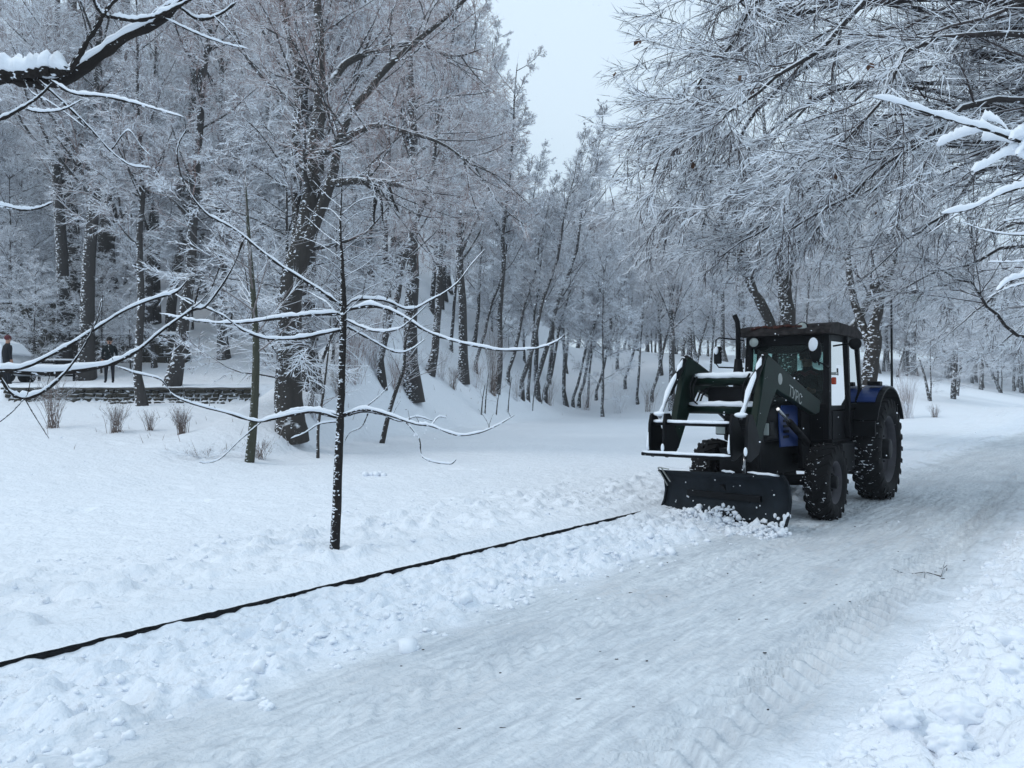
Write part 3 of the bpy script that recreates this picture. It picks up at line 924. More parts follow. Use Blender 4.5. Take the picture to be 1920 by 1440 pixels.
# tall stems on the upper left
def stem_tree(name, label, px0, py0, pts_px, seed, r, nl=20, mat='twig', trunkmat='trunk', lf=(2, 4.5)):
    g = ground(px0, py0, 10); Y = float(g[1])
    stems = [[W(px0, py0 + 6, Y, r * 1.35)] + [W(a, b, Y, r * c) for (a, b, c) in pts_px]]
    t, P, R, pr, rg = traced_tree(name, label, g, stems, None, seed, trunkmat=trunkmat)
    P1, R1 = grow(rg, P, R, nl, (.3, 1), (.6, 1.3), lf, 8, .10, (0, 0, .04), .5, .35, .015)
    for ii in range(len(P1)):
        V, Fs = tubes(P1[ii:ii + 1], R1[ii:ii + 1], 6); link('limb', mesh_np('limb', V, Fs, True, M['trunk_far']), t)
    crown_on(t, P1, R1, rg, [dict(n=8, tr=(.1, 1), ang=(.4, 1.1), lf=.42, k=6, wig=.12, trop=(0, 0, .0), rr=.5, rmin=.008, sides=4),
                             dict(n=7, tr=(.1, 1), ang=(.4, 1.1), lf=.5, k=3, wig=.14, trop=(0, 0, -.03), rmin=.005),
                             dict(n=4, tr=(.1, 1), ang=(.4, 1.0), lf=.6, k=2, wig=.14, trop=(0, 0, -.03), rmin=.004)], mat)
    return t


stem_tree('tall_tree', 'tall dark speckled tree at the upper left, bent stem over the thick trunk', 175, 640,
          [(185, 560, 1.1), (200, 430, 1), (205, 340, .95), (212, 250, .9), (225, 150, .8), (232, 60, .7), (240, -60, .5), (245, -260, .2)], 411, .42)
stem_tree('tall_tree', 'tall striped trunk next to the frame edge above the mossy wall', 140, 640,
          [(140, 500, 1), (130, 380, .95), (120, 260, .9), (128, 150, .8), (135, 20, .6), (140, -200, .3)], 412, .34)
stem_tree('tall_tree', 'dark upright tree between the bent stem and the big old tree', 325, 640,
          [(322, 560, 1), (345, 430, .9), (352, 300, .85), (362, 180, .8), (370, 60, .65), (375, -150, .3)], 413, .24)

# tree standing behind the tractor with several stems
gt = at(1475, 800, 24.0); gt[2] = float(base_h(gt[0], gt[1]))
Yt = 24.0
t, P, R, pr, rg = traced_tree('forked_tree', 'tree with several dark stems rising right behind the tractor cab', gt,
    [[W(1480, 850, Yt, .30), W(1478, 640, Yt, .24), W(1470, 540, Yt, .2), W(1455, 450, Yt, .16), W(1440, 380, Yt, .13), W(1437, 300, Yt, .08), W(1430, 180, Yt, .03)],
     [W(1480, 720, Yt, .2), W(1440, 600, Yt + .3, .16), W(1405, 530, Yt + .6, .12), W(1380, 465, Yt + .8, .09), W(1350, 400, Yt + 1, .05), W(1310, 330, Yt + 1, .02)],
     [W(1472, 560, Yt, .16), W(1480, 490, Yt - .3, .12), W(1492, 430, Yt - .5, .10), W(1500, 360, Yt - .6, .08), W(1515, 250, Yt - .6, .03)],
     [W(1450, 620, Yt, .12), W(1420, 560, Yt - .5, .10), W(1395, 480, Yt - .9, .08), W(1375, 440, Yt - 1, .06), W(1340, 420, Yt - 1, .02)]], None, 421)
P1, R1 = grow(rg, P, R, 16, (.4, 1), (.5, 1.2), (1.8, 4), 8, .10, (0, 0, .05), .6, .35, .015)
for ii in range(len(P1)):
    V, Fs = tubes(P1[ii:ii + 1], R1[ii:ii + 1], 6); link('limb', mesh_np('limb', V, Fs, True, M['trunk_far']), t)
LV = [dict(n=8, tr=(.1, 1), ang=(.4, 1.1), lf=.42, k=6, wig=.12, trop=(0, 0, .0), rr=.5, rmin=.007, sides=4),
      dict(n=7, tr=(.1, 1), ang=(.4, 1.1), lf=.5, k=3, wig=.14, trop=(0, 0, -.03), rmin=.0055),
      dict(n=4, tr=(.1, 1), ang=(.4, 1.0), lf=.6, k=2, wig=.14, trop=(0, 0, -.03), rmin=.0045)]
crown_on(t, P1, R1, rg, LV, 'twig_white')
Yt = 21.0
gt = at(1628, 800, Yt); gt[2] = float(base_h(gt[0], gt[1]))
t, P, R, pr, rg = traced_tree('forked_tree', 'thick forked tree between the tractor cab and the street lamp', gt,
    [[W(1620, 880, Yt, .25), W(1628, 720, Yt, .22), W(1637, 650, Yt, .19), W(1642, 600, Yt, .14), W(1652, 550, Yt, .11), W(1672, 500, Yt, .08), W(1690, 400, Yt, .05), W(1700, 250, Yt, .02)],
     [W(1560, 650, Yt + 2, .16), W(1592, 622, Yt + 2, .13), W(1625, 570, Yt + 2, .11), W(1650, 520, Yt + 2, .09), W(1668, 470, Yt + 2, .07), W(1690, 350, Yt + 2, .03)],
     [W(1635, 660, Yt, .12), W(1600, 560, Yt + .5, .10), W(1588, 470, Yt + .8, .08), W(1580, 380, Yt + 1, .05), W(1575, 250, Yt + 1, .02)]], None, 422)
P1, R1 = grow(rg, P, R, 16, (.4, 1), (.5, 1.2), (1.8, 4), 8, .10, (0, 0, .05), .6, .35, .015)
for ii in range(len(P1)):
    V, Fs = tubes(P1[ii:ii + 1], R1[ii:ii + 1], 6); link('limb', mesh_np('limb', V, Fs, True, M['trunk_far']), t)
crown_on(t, P1, R1, rg, LV, 'twig_white')

# trees on the rising ground at the far right
for (px, py, lab, ln, sc_) in [(1788, 748, 'pale trunk among bushes at the foot of the far slope', .05, .8), (1795, 742, 'second pale trunk among bushes at the foot of the far slope', .1, .7),
                               (1840, 731, 'dark upright trunk on the far slope beside the path', 0, .9), (1878, 737, 'steeply leaning trunk on the far slope', -.5, .8),
                               (1916, 737, 'thick dark trunk at the frame edge on the far slope', -.12, 1.0), (1745, 752, 'thin leaning stem left of the pale trunks', -.25, .6),
                               (1862, 712, 'dark trunk high on the far slope', 0, .8), (1900, 705, 'highest dark trunk on the far slope', .05, .8)]:
    g = ground(px, py, 25)
    t = plant('spray', 1, g - [0, 0, .1], (sc_ * 1.2, sc_ * 1.2, sc_ * 1.1), px, 'slope_tree', lab, 'tree')
    t.rotation_euler = (0, ln, px * 1.0)
    st2 = MB(); k = 9
    P = np.array([[math.sin(i * .7 + px) * .05 + ln * i * .5, 0, i * .55] for i in range(k)])
    st2.tube(P, [.24 * (1 - i * .06) * sc_ for i in range(k)], 8).build('main_stem', M['trunk_far'], t)
    t.rotation_euler = (0, 0, 0)

# ------------------------------------------------------------------ near right: trees whose canopy hangs over the path
def canopy_tree(name, label, origin, trunk, limbs, seed, nleaf, nb=13, n1=9, n2=5, tw=.0052, bias=(-.3, 0, -.2), matn='canopy_twig', trk='trunk', zmin=3.1):
    og = np.array(origin, float)
    rng = np.random.default_rng(seed)
    t = thing(name, label, 'tree', og)
    def mk(s, k):
        return resample([np.array(p[:3]) - og for p in s], k), np.interp(np.linspace(0, 1, k), np.linspace(0, 1, len(s)), [p[3] for p in s])
    a, b = mk(trunk, 16)
    V, Fs = tubes(a[None], b[None], 14); link('trunk', mesh_np('trunk', V, Fs, True, M[trk]), t)
    L = [mk(s, 16) for s in limbs]
    P = np.array([l[0] for l in L]); R = np.array([l[1] for l in L])
    P = P + np.cumsum(rng.normal(size=P.shape) * .045, 1); R = R * .72
    for i in range(len(P)):
        V, Fs = tubes(P[i:i + 1], R[i:i + 1], 8)
        link('limb', mesh_np('limb', V, Fs, True, M['canopy_limb']), t)
    P2, R2 = grow(rng, P, R, nb, (.08, 1), (.35, .95), plen(P) * .25, 9, .09, (-.02, 0, -.03), .7, .5, .008, bias=bias)
    wz = P2[:, -1, 2] + og[2]; kp = (wz > zmin + .25) & (P2[:, :, 2].min(1) + og[2] > zmin); P2, R2 = P2[kp], R2[kp]
    P3, R3 = grow(rng, P2, R2, n1, (.05, 1), (.3, .75), plen(P2) * .42, 5, .06, (-.01, 0, -.01), .7, .6, tw)
    P4, R4 = grow(rng, P3, R3, n2, (.05, 1), (.3, .8), plen(P3) * .55, 3, .06, (0, 0, .03), .7, .8, tw * .85)
    V, Fs = join([tubes(P2, R2, 6), tubes(P3, R3, 3, rng, .4, 1.6), tubes(P4, R4, 3, rng, .4, 1.6)])
    link('crown', mesh_np('crown', V, Fs, False, M[matn]), t)
    # dry leaves that never fell
    lf = bpy.data.meshes.new('leaf')
    lf.from_pydata([(0, 0, 0), (.018, .006, -.02), (.022, -.004, -.05), (0, .004, -.08), (-.02, -.006, -.05), (-.016, .008, -.02), (0, .012, -.04)], [],
                   [(0, 1, 6), (1, 2, 6), (2, 3, 6), (3, 4, 6), (4, 5, 6), (5, 0, 6)])
    lf.materials.append(M['leaf'])
    for i in range(nleaf):
        c = P3[rng.integers(len(P3)), 3]
        for j in range(int(rng.integers(1, 4))):
            l = link('leaf', lf, t, c + rng.normal(size=3) * .02)
            l.rotation_euler = tuple(rng.uniform(-.8, .8, 3)); l.scale = (rng.uniform(.9, 1.5),) * 3
    return t


M['canopy_twig'] = bark_mat('canopy_twig', (.035, .028, .028), (.085, .068, .067), thr=.05, amp=.7, nscale=6)
M['canopy_limb'] = bark_mat('canopy_limb', (.022, .019, .019), (.05, .043, .042), thr=.35, amp=.5, nscale=5, patch=.33, pscale=12)
ox, oy = 9.2, 10.5
oz = float(base_h(ox, oy))
B = lambda z, r=.12: (ox, oy, z, r)
limbs1 = [
    [B(5.5, .14), (7.6, 10.3, 6.9, .11), (5.6, 10.4, 7.1, .08), W(1406, 60, 11, .05), W(1357, 140, 11.2, .03), W(1287, 205, 11.3, .01)],
    [B(5.0, .13), (7.5, 10.8, 6.3, .10), W(1620, 60, 11.5, .07), W(1420, 190, 11.8, .045), W(1357, 290, 12, .028), W(1301, 330, 12, .01)],
    [B(4.5, .12), (7.8, 11.2, 5.6, .09), W(1650, 200, 12, .06), W(1480, 320, 12.2, .04), W(1357, 400, 12.4, .025), W(1315, 440, 12.4, .01)],
    [B(4.4, .12), (7.9, 10.6, 5.3, .09), W(1700, 200, 11.2, .05), W(1560, 320, 11.2, .035), W(1440, 410, 11.3, .022), W(1364, 470, 11.3, .01)],
    [B(6.0, .13), (7.4, 9.8, 7.6, .10), W(1560, -150, 10, .07), W(1420, -60, 10, .05), W(1371, 10, 10, .03), W(1315, 60, 10, .01)],
    [B(5.2, .12), (7.6, 9.6, 6.4, .09), W(1680, -20, 9.4, .06), W(1520, 90, 9.2, .045), W(1406, 190, 9, .028), W(1329, 250, 9, .01)],
    [B(6.8, .12), (7.6, 10.8, 8.6, .09), W(1500, -260, 11.5, .07), W(1371, -150, 11.5, .05), W(1350, -60, 11.6, .03), W(1315, 0, 11.6, .01)],
    [B(4.2, .11), (8.0, 9.9, 5.1, .08), W(1850, 160, 9.6, .06), W(1730, 250, 9.3, .05), W(1620, 330, 9.2, .03), W(1490, 420, 9.2, .012)],
    [B(4.3, .10), (7.9, 11.4, 5.2, .07), W(1680, 260, 12.6, .045), W(1560, 380, 12.8, .03), W(1470, 450, 12.8, .018), W(1400, 500, 12.8, .008)],
    [B(4.2, .10), (8.2, 11, 5.0, .07), W(1780, 230, 12, .045), W(1690, 330, 12, .03), W(1600, 420, 12, .018), W(1540, 480, 12, .008)],
    [B(5.4, .10), (7.8, 11.6, 6.3, .07), W(1560, 160, 12.8, .045), W(1440, 270, 13, .03), W(1370, 360, 13, .018), W(1310, 430, 13, .008)],
    [B(5.8, .10), (7.6, 10.4, 6.6, .07), W(1520, 0, 11, .045), W(1357, 110, 11, .03), W(1329, 190, 11, .018), W(1294, 250, 11, .008)],
    [B(4.8, .10), (7.6, 11, 5.6, .07), W(1600, 150, 12, .045), W(1420, 270, 12, .03), W(1329, 360, 12, .018), W(1294, 400, 12, .008)],
    [B(4.4, .10), (7.8, 10.8, 5.0, .07), W(1650, 260, 11, .045), W(1500, 400, 11, .03), W(1399, 470, 11.2, .018), W(1336, 500, 11.2, .008)],
    [B(6.2, .10), (7.4, 9.4, 7.2, .07), W(1500, -60, 9.5, .045), W(1392, 40, 9.4, .03), W(1329, 110, 9.4, .018), W(1315, 150, 9.4, .008)],
    [B(5.0, .10), (7.7, 9.4, 5.9, .07), W(1720, 80, 9.2, .045), W(1600, 190, 9, .03), W(1480, 280, 9, .018), W(1399, 330, 9, .008)],
    [B(6.4, .12), (8.2, 12, 7.6, .09), W(1600, -40, 13, .06), W(1450, 60, 13.4, .045), W(1350, 170, 13.6, .03), W(1315, 240, 13.8, .01)],
]
canopy_tree('overhanging_tree', 'beech-like tree whose snowy drooping twigs fill the sky above the tractor', (ox, oy, oz),
            [(ox, oy, oz - .1, .3), (ox, oy, 3, .24), (ox - .1, oy, 6, .2), (ox, oy, 9, .12), (ox, oy, 12, .04)], limbs1, 501, 26, nb=21, n1=13, n2=6)
ox2, oy2 = 13.5, 15.0
oz2 = float(base_h(ox2, oy2))
B = lambda z, r=.12: (ox2, oy2, z, r)
limbs2 = [
    [B(4.5, .13), (12, 15, 6, .10), W(1900, 140, 15, .07), W(1750, 220, 15, .05), W(1620, 330, 15.2, .03), W(1500, 420, 15.2, .01)],
    [B(6.0, .13), (11.5, 15.5, 7.5, .10), W(1850, 0, 15.6, .07), W(1650, 110, 16, .05), W(1500, 240, 16, .03), W(1390, 330, 16, .01)],
    [B(4.0, .12), (12.2, 14, 4.9, .10), W(1900, 300, 13.5, .07), W(1790, 380, 13.2, .05), W(1700, 440, 13, .03), W(1600, 520, 13, .01)],
    [B(3.2, .12), (12.6, 14.5, 4.0, .09), W(1930, 440, 14, .06), W(1830, 480, 14, .04), W(1760, 500, 14, .03), W(1690, 560, 14, .01)],
    [B(7.0, .13), (11.6, 14.5, 8.6, .10), W(1800, -160, 14.6, .07), W(1650, -30, 14.8, .05), W(1540, 80, 15, .03), W(1450, 160, 15, .01)],
    [B(3.0, .11), W(1960, 640, 13, .045), W(1880, 590, 12.8, .036), W(1830, 550, 12.6, .028), W(1780, 520, 12.6, .018), W(1740, 485, 12.5, .01)],
    [B(5.6, .12), (12.5, 17, 7.0, .09), W(1930, 60, 18, .06), W(1840, 160, 18.5, .04), W(1740, 260, 18.8, .02), W(1660, 340, 19, .01)],
    [B(4.6, .12), (12.8, 16, 5.6, .09), W(1960, 220, 16, .06), W(1880, 300, 16.4, .04), W(1800, 370, 16.6, .02), W(1720, 420, 16.6, .01)],
    [B(6.6, .12), (12.6, 16, 8.0, .09), W(1940, -60, 16, .06), W(1860, 20, 16.4, .04), W(1770, 100, 16.6, .02), W(1690, 170, 16.6, .01)],
    [B(5.0, .12), (12, 17, 6.4, .09), W(1850, 200, 18, .06), W(1720, 330, 18.5, .04), W(1610, 430, 18.8, .02), W(1540, 520, 19, .01)],
]
canopy_tree('overhanging_tree', 'second overhanging tree with long dark snow-lined limbs at the right edge', (ox2, oy2, oz2),
            [(ox2, oy2, oz2 - .1, .3), (ox2, oy2, 4, .22), (ox2, oy2, 8, .14), (ox2, oy2, 12, .04)], limbs2, 502, 10, nb=18, n1=11, n2=5, zmin=2.9)
ox3, oy3 = 20.5, 25.0
oz3 = float(base_h(ox3, oy3))
B = lambda z, r=.12: (ox3, oy3, z, r)
limbs3 = [
    [B(7, .13), W(1990, 200, 25, .1), W(1880, 230, 25, .07), W(1780, 290, 25, .03), W(1700, 360, 25, .01)],
    [B(8, .13), W(1990, 80, 25, .1), W(1900, 110, 25.5, .07), W(1780, 170, 26, .03), W(1680, 240, 26, .01)],
    [B(5, .13), W(2000, 330, 24, .1), W(1920, 360, 24, .07), W(1840, 420, 24, .03), W(1790, 480, 24, .01)],
    [B(4.5, .13), W(1950, 420, 25, .1), W(1830, 450, 25, .07), W(1740, 520, 25, .03), W(1690, 590, 25, .01)],
    [B(6, .13), W(1960, 300, 25, .1), W(1800, 330, 25.5, .07), W(1680, 400, 26, .03), W(1600, 480, 26, .01)],
    [B(3.6, .13), W(1960, 500, 26, .1), W(1880, 540, 26.5, .07), W(1800, 600, 27, .03), W(1740, 660, 27, .01)],
    [B(3.0, .13), W(1990, 560, 24, .1), W(1930, 590, 24, .07), W(1870, 640, 24, .03), W(1820, 680, 24, .01)],
]
canopy_tree('overhanging_tree', 'farther overhanging tree sheltering the far end of the path', (ox3, oy3, oz3),
            [(ox3, oy3, oz3 - .1, .3), (ox3, oy3, 5, .2), (ox3, oy3, 11, .04)], limbs3, 503, 0, nb=15, n1=10, n2=5, tw=.010, zmin=2.2)


# ------------------------------------------------------------------ near branches with real snow lying on them
def branch_mesh(list_, og, k=40, n=8):
    P = np.array([resample([np.array(p[:3]) - og for p in s], k) for s in list_])
    R = np.array([np.interp(np.linspace(0, 1, k), np.linspace(0, 1, len(s)), [p[3] for p in s]) for s in list_])
    return P, R


def snow_ridge(P, R, rng, hs=1.0, add_=.010, wf=1.25, gaps=.0, amp=.25):
    """snow lying along each polyline: an uneven rounded ridge standing on the wood"""
    N, k, _ = P.shape
    T = nrm(np.gradient(P, axis=1))
    slope = 1 - np.abs(T[..., 2]) ** 1.5 * .9
    x = np.arange(k)
    out = []
    for i in range(N):
        nz_ = perlin(x * .31 + i * 7.7, x * 0 + i * 3.1, 5) + .6 * perlin(x * .9 + i * 5.7, x * 0 + i, 8)
        h = (R[i] * 1.5 + add_) * hs * slope[i] * (1 + amp * 2 * nz_)
        if gaps: h = h * smooth(nz_ + 1 - gaps, .25, .5)
        h = np.maximum(h, .0004)
        e_ = np.array([.15, .5, .75, .9]); h[:4] *= e_; h[-4:] *= e_[::-1]
        w = np.minimum((R[i] * wf + add_ * .25), h * 1.4 + R[i] * .25)
        out.append((h, w))
    Hh = np.array([o[0] for o in out]); Ww = np.array([o[1] for o in out])
    S = nrm(np.cross(T, np.array([0, 0, 1.])))
    C = P.copy(); C[..., 2] += R * .55 + Hh * .42
    n = 10
    a = np.arange(n) * 2 * pi / n
    V = C[:, :, None, :] + np.cos(a)[None, None, :, None] * S[:, :, None, :] * Ww[:, :, None, None]
    V[..., 2] += np.sin(a)[None, None, :] * (Hh * .62)[:, :, None]
    V = V.reshape(N, k * n, 3)
    tri = []
    for i in range(k - 1):
        for j in range(n):
            p, q = i * n + j, i * n + (j + 1) % n
            tri.append((p, q, q + n, p + n))
    Fs = (np.array(tri)[None] + (np.arange(N) * k * n)[:, None, None]).reshape(-1, 4)
    return V.reshape(-1, 3), Fs


def near_branches(t, og, groups, rng, hs=1.0, add_=.010, name='branch', gaps=0.0, amp=.25, bark='near_bark'):
    """every traced branch is a part with its own snow"""
    for s in groups:
        P, R = branch_mesh([s], og)
        P = P + np.cumsum(rng.normal(size=P.shape), 1) * R[..., None] * .09
        R = R * (1 + .22 * np.clip(rng.normal(size=R.shape), -1, 2))
        V, Fs = tubes(P, R, 8)
        b = link(name, mesh_np(name, V, Fs, True, M[bark]), t)
        V, Fs = snow_ridge(P, R, rng, hs, add_, gaps=gaps, amp=amp)
        link('snow', mesh_np('snow', V, Fs, True, M['snow']), b)


gy = ground(628, 1032, 5)
Y0 = float(gy[1])
ty = thing('young_tree', 'young leafless tree with wide snow-laden tiers of branches on the lawn', 'tree', gy)
rg = np.random.default_rng(77)
P, R = branch_mesh([[W(626, 1045, Y0, .052), W(629, 1000, Y0, .046), W(635, 860, Y0, .040), W(640, 720, Y0, .034), W(644, 585, Y0, .032), W(642, 500, Y0, .017), W(638, 430, Y0, .012), W(640, 370, Y0 + .1, .007), W(643, 300, Y0 + .1, .003)]], gy, 60)
V, Fs = tubes(P + rg.normal(size=P.shape) * .0015, R, 14)
link('trunk', mesh_np('trunk', V, Fs, True, M['near_bark']), ty)


def B2(r0, r1, dY, *pts_):
    n = len(pts_)
    return [W(px, py, Y0 + dY * i / (n - 1), r0 + (r1 - r0) * (i / (n - 1)) ** .8) for i, (px, py) in enumerate(pts_)]


tiers = [
    B2(.017, .005, -.5, (645, 576), (600, 545), (520, 493), (440, 430), (390, 402), (350, 352), (333, 300), (336, 268), (352, 240)),
    B2(.015, .005, .6, (645, 577), (668, 562), (720, 563), (765, 580), (800, 566), (850, 535), (882, 495), (908, 466)),
    B2(.017, .004, -.3, (648, 582), (700, 574), (750, 590), (800, 621), (850, 640), (900, 651), (950, 658), (1010, 653), (1045, 640), (1062, 625)),
    B2(.016, .006, .3, (642, 588), (580, 592), (520, 598), (460, 606), (400, 606), (350, 599), (300, 588)),
    B2(.015, .005, -.6, (642, 618), (600, 627), (560, 634), (500, 634), (455, 618), (420, 592), (380, 574), (340, 556)),
    B2(.011, .004, -.3, (646, 598), (680, 614), (705, 622), (745, 618), (770, 600), (800, 572)),
    B2(.011, .005, .4, (646, 610), (690, 634), (730, 656), (752, 661), (775, 652), (797, 635)),
    B2(.005, .002, 0, (678, 562), (684, 530), (692, 495)),
    B2(.005, .002, .1, (725, 562), (738, 520), (748, 483)),
    B2(.015, .005, -.5, (638, 784), (590, 772), (550, 777), (510, 786), (480, 791), (430, 776), (370, 760), (325, 741), (303, 712), (255, 700), (216, 686)),
    B2(.012, .005, .3, (638, 780), (600, 770), (560, 768), (520, 778), (490, 787)),
    B2(.006, .003, -.2, (490, 791), (450, 825), (412, 860), (386, 868), (372, 866)),
    B2(.014, .004, -.3, (640, 778), (685, 768), (733, 780), (779, 795), (808, 799), (858, 816), (900, 811), (933, 797), (967, 777)),
    B2(.010, .004, .2, (640, 782), (680, 772), (715, 778), (750, 790), (780, 782), (812, 790)),
    B2(.008, .004, -.2, (762, 792), (785, 822), (793, 858), (840, 870), (855, 862)),
    B2(.006, .003, .1, (808, 798), (822, 783), (838, 784)),
    B2(.006, .003, .1, (690, 775), (678, 800), (656, 812), (646, 830)),
    B2(.007, .003, -.1, (640, 790), (600, 795), (570, 812), (545, 822)),
    B2(.005, .003, .0, (690, 760), (715, 740), (738, 712)),
    B2(.006, .002, .3, (640, 600), (615, 570), (600, 560), (575, 545)),
]
near_branches(ty, gy, tiers, rg, hs=.95, add_=.013, gaps=.12)
# thin snow-lined twigs at the top
top = []
for i in range(22):
    py = 330 + i * 12
    a = rg.uniform(-1, 1)
    sg = 1 if i % 2 else -1
    l = rg.uniform(40, 110)
    top.append(B2(.0045, .0015, rg.uniform(-.4, .4), (641, py + 60), (641 + sg * l * .5, py + 45 - l * .15), (641 + sg * l, py + 50 - l * rg.uniform(.3, .9))))
near_branches(ty, gy, top, rg, hs=.8, add_=.006, name='twig', gaps=.2)
fine = []
for k in range(46):
    src = tiers[int(rg.choice([0, 1, 2, 3, 4, 5, 6, 9, 12]))]
    f_ = rg.uniform(.25, .98) * (len(src) - 1); i_ = int(f_); f_ -= i_
    a_ = np.array(src[i_][:3]) * (1 - f_) + np.array(src[min(i_ + 1, len(src) - 1)][:3]) * f_
    L_ = rg.uniform(.04, .20); dx = rg.uniform(-.6, .6); dy_ = rg.uniform(-.4, .4)
    fine.append([(*a_, .0028), (*(a_ + np.array([dx * L_ * .4, dy_ * L_ * .4, L_ * .5])), .0024), (*(a_ + np.array([dx * L_, dy_ * L_, L_])), .0012)])
near_branches(ty, gy, fine, rg, hs=.8, add_=.004, name='twig', gaps=.25)

# ------------------------------------------------------------------ branches of trees standing just outside the frame on the left
og = np.array([-4.6, 4.4, float(base_h(-4.6, 4.4))])
tl = thing('roadside_tree', 'tree just out of view whose thick snow-capped bough enters at the upper left', 'tree', og)
V, Fs = tubes(*branch_mesh([[(-4.6, 4.4, og[2] - .1, .16), (-4.6, 4.4, 2, .13), (-4.5, 4.4, 3.2, .11), (-4.45, 4.4, 5, .07), (-4.4, 4.4, 7, .02)]], og), 14)
link('trunk', mesh_np('trunk', V, Fs, True, M['near_bark']), tl)


def B3(Yc, r0, r1, dY, *pts_):
    n = len(pts_)
    return [W(px, py, Yc + dY * i / (n - 1), r0 + (r1 - r0) * (i / (n - 1))) for i, (px, py) in enumerate(pts_)]


near_branches(tl, og, [
    [(-4.5, 4.4, 3.0, .05)] + B3(4.3, .040, .022, .3, (-150, 165), (0, 143), (60, 146), (115, 144), (160, 118), (215, 78), (290, 38), (330, 8), (365, -40)),
], rg, hs=1.25, add_=.026, amp=.15)
near_branches(tl, og, [
    B3(4.3, .034, .026, .0, (-60, 141), (0, 138), (50, 139), (95, 138), (125, 139))], rg, hs=1.0, add_=.04, amp=.12)
near_branches(tl, og, [
    B3(4.3, .016, .010, .1, (130, 136), (160, 92), (192, 36), (228, -10)),
    B3(4.4, .010, .008, -.1, (203, 32), (182, 15), (172, -12)),
    B3(4.4, .012, .007, .1, (208, 32), (250, 38), (300, 26), (345, 5), (380, -15)),
    B3(4.6, .012, .008, .1, (270, 45), (300, 20), (330, 8), (345, 18), (375, 35), (410, 28), (445, 2)),
    B3(4.3, .008, .003, .2, (70, 148), (120, 192), (170, 240), (210, 285), (245, 310), (282, 315)),
    B3(4.3, .008, .003, -.2, (95, 150), (140, 176), (200, 182), (260, 196), (300, 208), (347, 221)),
    B3(4.1, .010, .006, .1, (-40, 245), (0, 226), (40, 204), (75, 180), (98, 155)),
    B3(4.1, .006, .003, .1, (50, 205), (80, 211), (120, 206), (157, 188)),
    B3(4.5, .009, .004, .1, (-60, 380), (0, 386), (40, 394), (70, 391), (98, 379)),
    B3(4.5, .005, .002, .2, (310, 35), (370, 64), (420, 82), (465, 92)),
    B3(4.5, .004, .002, .0, (400, 30), (430, 60), (450, 88)),
    B3(4.3, .004, .002, .0, (45, 150), (60, 175), (90, 190), (120, 210), (160, 240)),
    B3(4.3, .003, .002, .0, (42, 100), (46, 125), (44, 140)),
    B3(4.4, .004, .002, .0, (210, 280), (240, 245), (265, 275), (282, 292)),
], rg, hs=1.0, add_=.009, gaps=.1)

og = np.array([-4.4, 5.6, float(base_h(-4.4, 5.6))])
tl = thing('roadside_tree', 'small tree just out of view whose two white boughs cross in from the middle left', 'tree', og)
V, Fs = tubes(*branch_mesh([[(-4.4, 5.6, og[2] - .1, .05), (-4.4, 5.6, 1.2, .045), (-4.4, 5.6, 2.4, .03), (-4.3, 5.6, 3.8, .01)]], og), 12)
link('trunk', mesh_np('trunk', V, Fs, True, M['near_bark']), tl)
near_branches(tl, og, [
    [(-4.4, 5.6, 1.6, .03)] + B3(5.3, .017, .007, .5, (-60, 684), (0, 692), (60, 698), (120, 696), (180, 687), (215, 678), (260, 654), (310, 614), (360, 580), (385, 574), (415, 535), (440, 492), (460, 440)),
    [(-4.4, 5.6, 1.65, .02)] + B3(5.2, .014, .006, .3, (-60, 690), (0, 692), (50, 686), (110, 656), (170, 621), (230, 583), (290, 558), (330, 546), (353, 522)),
    B3(5.1, .013, .006, .3, (-5, 700), (18, 735), (48, 747), (90, 727), (130, 687), (160, 641), (183, 592), (190, 560)),
], rg, hs=1.1, add_=.014, gaps=.05)
near_branches(tl, og, [
    B3(5.1, .005, .003, -.1, (45, 748), (22, 772), (-10, 798)),
    B3(5.1, .004, .002, .1, (48, 750), (70, 788), (92, 823)),
    B3(5.6, .007, .004, .2, (360, 578), (380, 560), (398, 535), (412, 500)),
    B3(5.6, .008, .004, .1, (365, 570), (372, 540), (378, 520)),
    B3(5.6, .006, .004, .1, (360, 572), (335, 556), (326, 548)),
    B3(5.1, .003, .002, 0, (60, 700), (52, 735), (48, 745)),
    B3(5.1, .003, .002, 0, (95, 698), (88, 722)),
    B3(5.3, .003, .002, 0, (160, 640), (170, 625), (168, 618)),
    B3(5.3, .003, .002, 0, (206, 640), (204, 655), (212, 676)),
], rg, hs=.7, add_=.007, gaps=.3, name='twig')

# ------------------------------------------------------------------ snow-clumped branch entering at the right edge
og = np.array([5.4, 4.6, float(base_h(5.4, 4.6))])
tr_ = thing('roadside_tree', 'small tree just out of view with fat snow clumps on twigs at the right edge', 'tree', og)
V, Fs = tubes(*branch_mesh([[(5.4, 4.6, og[2] - .1, .06), (5.4, 4.6, 1.5, .05), (5.3, 4.6, 3, .035), (5.3, 4.6, 4.2, .01)]], og), 12)
link('trunk', mesh_np('trunk', V, Fs, True, M['near_bark']), tr_)
Yr = 4.4
near_branches(tr_, og, [
    [(5.3, 4.6, 2.9, .02)] + B3(Yr, .010, .003, -.2, (2000, 290), (1920, 268), (1850, 245), (1780, 225), (1720, 205), (1680, 192), (1635, 182)),
    [(5.35, 4.6, 2.6, .02)] + B3(Yr, .009, .004, -.2, (2000, 345), (1920, 352), (1870, 368), (1820, 392), (1765, 402)),
    [(5.35, 4.6, 2.3, .02)] + B3(Yr, .008, .004, -.2, (2000, 500), (1940, 515), (1895, 525), (1870, 545)),
], rg, hs=1.0, add_=.026, amp=.35)
